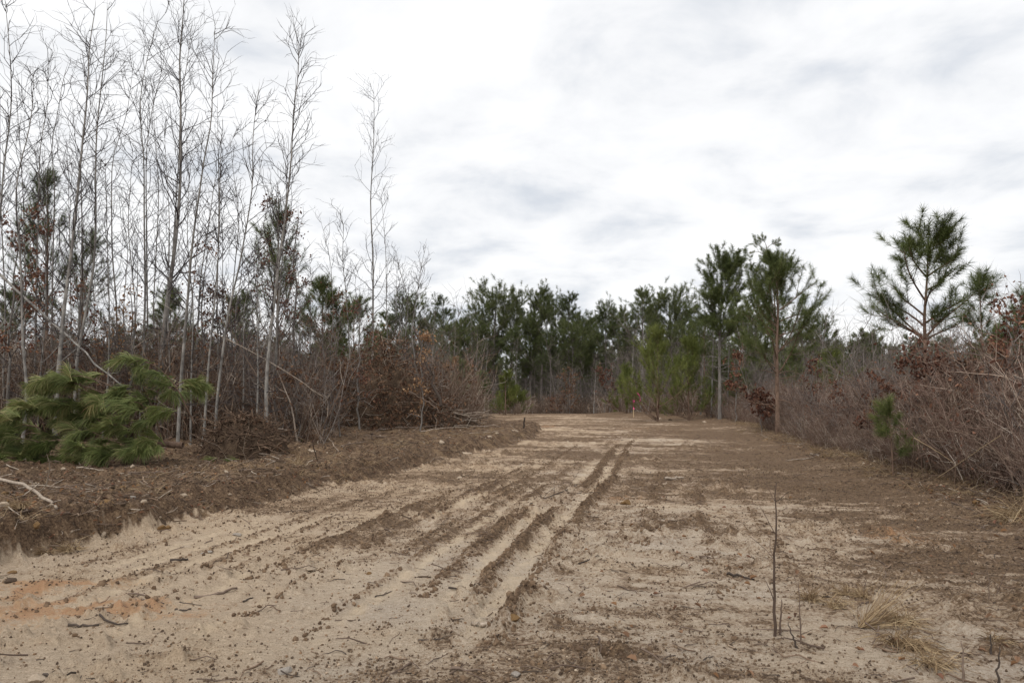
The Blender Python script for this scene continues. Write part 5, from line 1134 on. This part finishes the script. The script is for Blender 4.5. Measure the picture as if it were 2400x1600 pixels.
# clods broken out of the ridges and lying in the dark patches
xs, ys = [], []
for off, w, h, y0, y1 in RIDGES:
    n = int(420 * (y1 - y0) / 8 * (1.6 if h > .04 else .5)); yy = y0 + (y1 - y0) * rg.random(n) ** 1.4
    wob_ = (fbm(yy * 1.3, yy * 0 + off * 7, 11, 2) - .5) * .09
    xs.append(fline(yy) + off - wob_ + rg.normal(size=n) * w * .75); ys.append(yy)
xq, yq = polar_pts(rg, 30000, 3.8, 20); dkq = ground_masks(xq, yq)[0]; kq = rg.random(len(xq)) < np.clip((dkq - .03) * 2.2, 0, .5); xs.append(xq[kq]); ys.append(yq[kq])
x = np.concatenate(xs); y = np.concatenate(ys); z = ground(x, y); n = len(x); scl = .008 + .026 * rg.random(n) ** 3
scatter('broken_clods', [small_rock(2700 + i, M_CLODMIX) for i in range(10)], np.stack([x, y, z + scl * .15], 1), rg.uniform(0, 6.28, (n, 3)), scl, 'broken clods of brown soil along the wheel ridges', 17)
# straw and low dead grass along the foot of the right brush and on the bank
def straw_mesh(seed):
    rg = rng_of(seed); n = 22; K = 4; a = rg.uniform(0, 6.28, n); P = np.zeros((n, K, 3)); P[:, 0, :2] = rg.normal(size=(n, 2)) * .06
    D = nrm(np.stack([np.cos(a), np.sin(a), rg.uniform(.1, 1.3, n)], 1)); L = rg.uniform(.12, .5, n)
    for k in range(1, K):
        P[:, k] = P[:, k - 1] + D * (L / (K - 1))[:, None]; D = nrm(D + rg.normal(size=(n, 3)) * .2 + np.array([0, 0, -.35]))
    P[..., 2] = np.maximum(P[..., 2], .003); m = MB(); m.tubes(P, np.full((n, K), .0024), 3, True, rg); return m.mesh('straw', M_STRAW, False)
y = 8 + 30 * rg.random(150) ** 1.3; x = np.interp(y, RY, RX) + rg.normal(size=150) * .4
yb = 7 + 20 * rg.random(60); xb = np.interp(yb, BY, BX) - np.abs(rg.normal(size=60)) * 1.2 - .1
x = np.concatenate([x, xb]); y = np.concatenate([y, yb]); n = len(x); z = ground(x, y)
scatter('low_straw', [straw_mesh(2800 + i) for i in range(6)], np.stack([x, y, z], 1), np.stack([np.zeros(n), np.zeros(n), rg.uniform(0, 6.28, n)], 1), rg.uniform(.5, 1.2, n), 'low dead straw along the brush foot and the bank', 18)

for i, (a, b_) in enumerate([((640, 1040), (700, 1022)), ((760, 1030), (850, 1022)), ((800, 1048), (862, 1040)), ((1100, 1020), (1180, 1016)), ((920, 1050), (975, 1040)), ((300, 1110), (380, 1122)), ((180, 1100), (290, 1105)), ((560, 1112), (640, 1104))]):
    pole('strewn_branch', [gz(*a, .03), gz((a[0] + b_[0]) / 2, (a[1] + b_[1]) / 2, .07), gz(*b_, .03)], .014, 'brown branch strewn on top of the left bank, %s of these from the left' % ORD[sorted([640, 760, 800, 1100, 920, 300, 180, 560]).index(a[0])], M_STICK if i % 3 else M_STICKPALE, 'branch', 5, 120 + i, group='branches strewn on the bank')
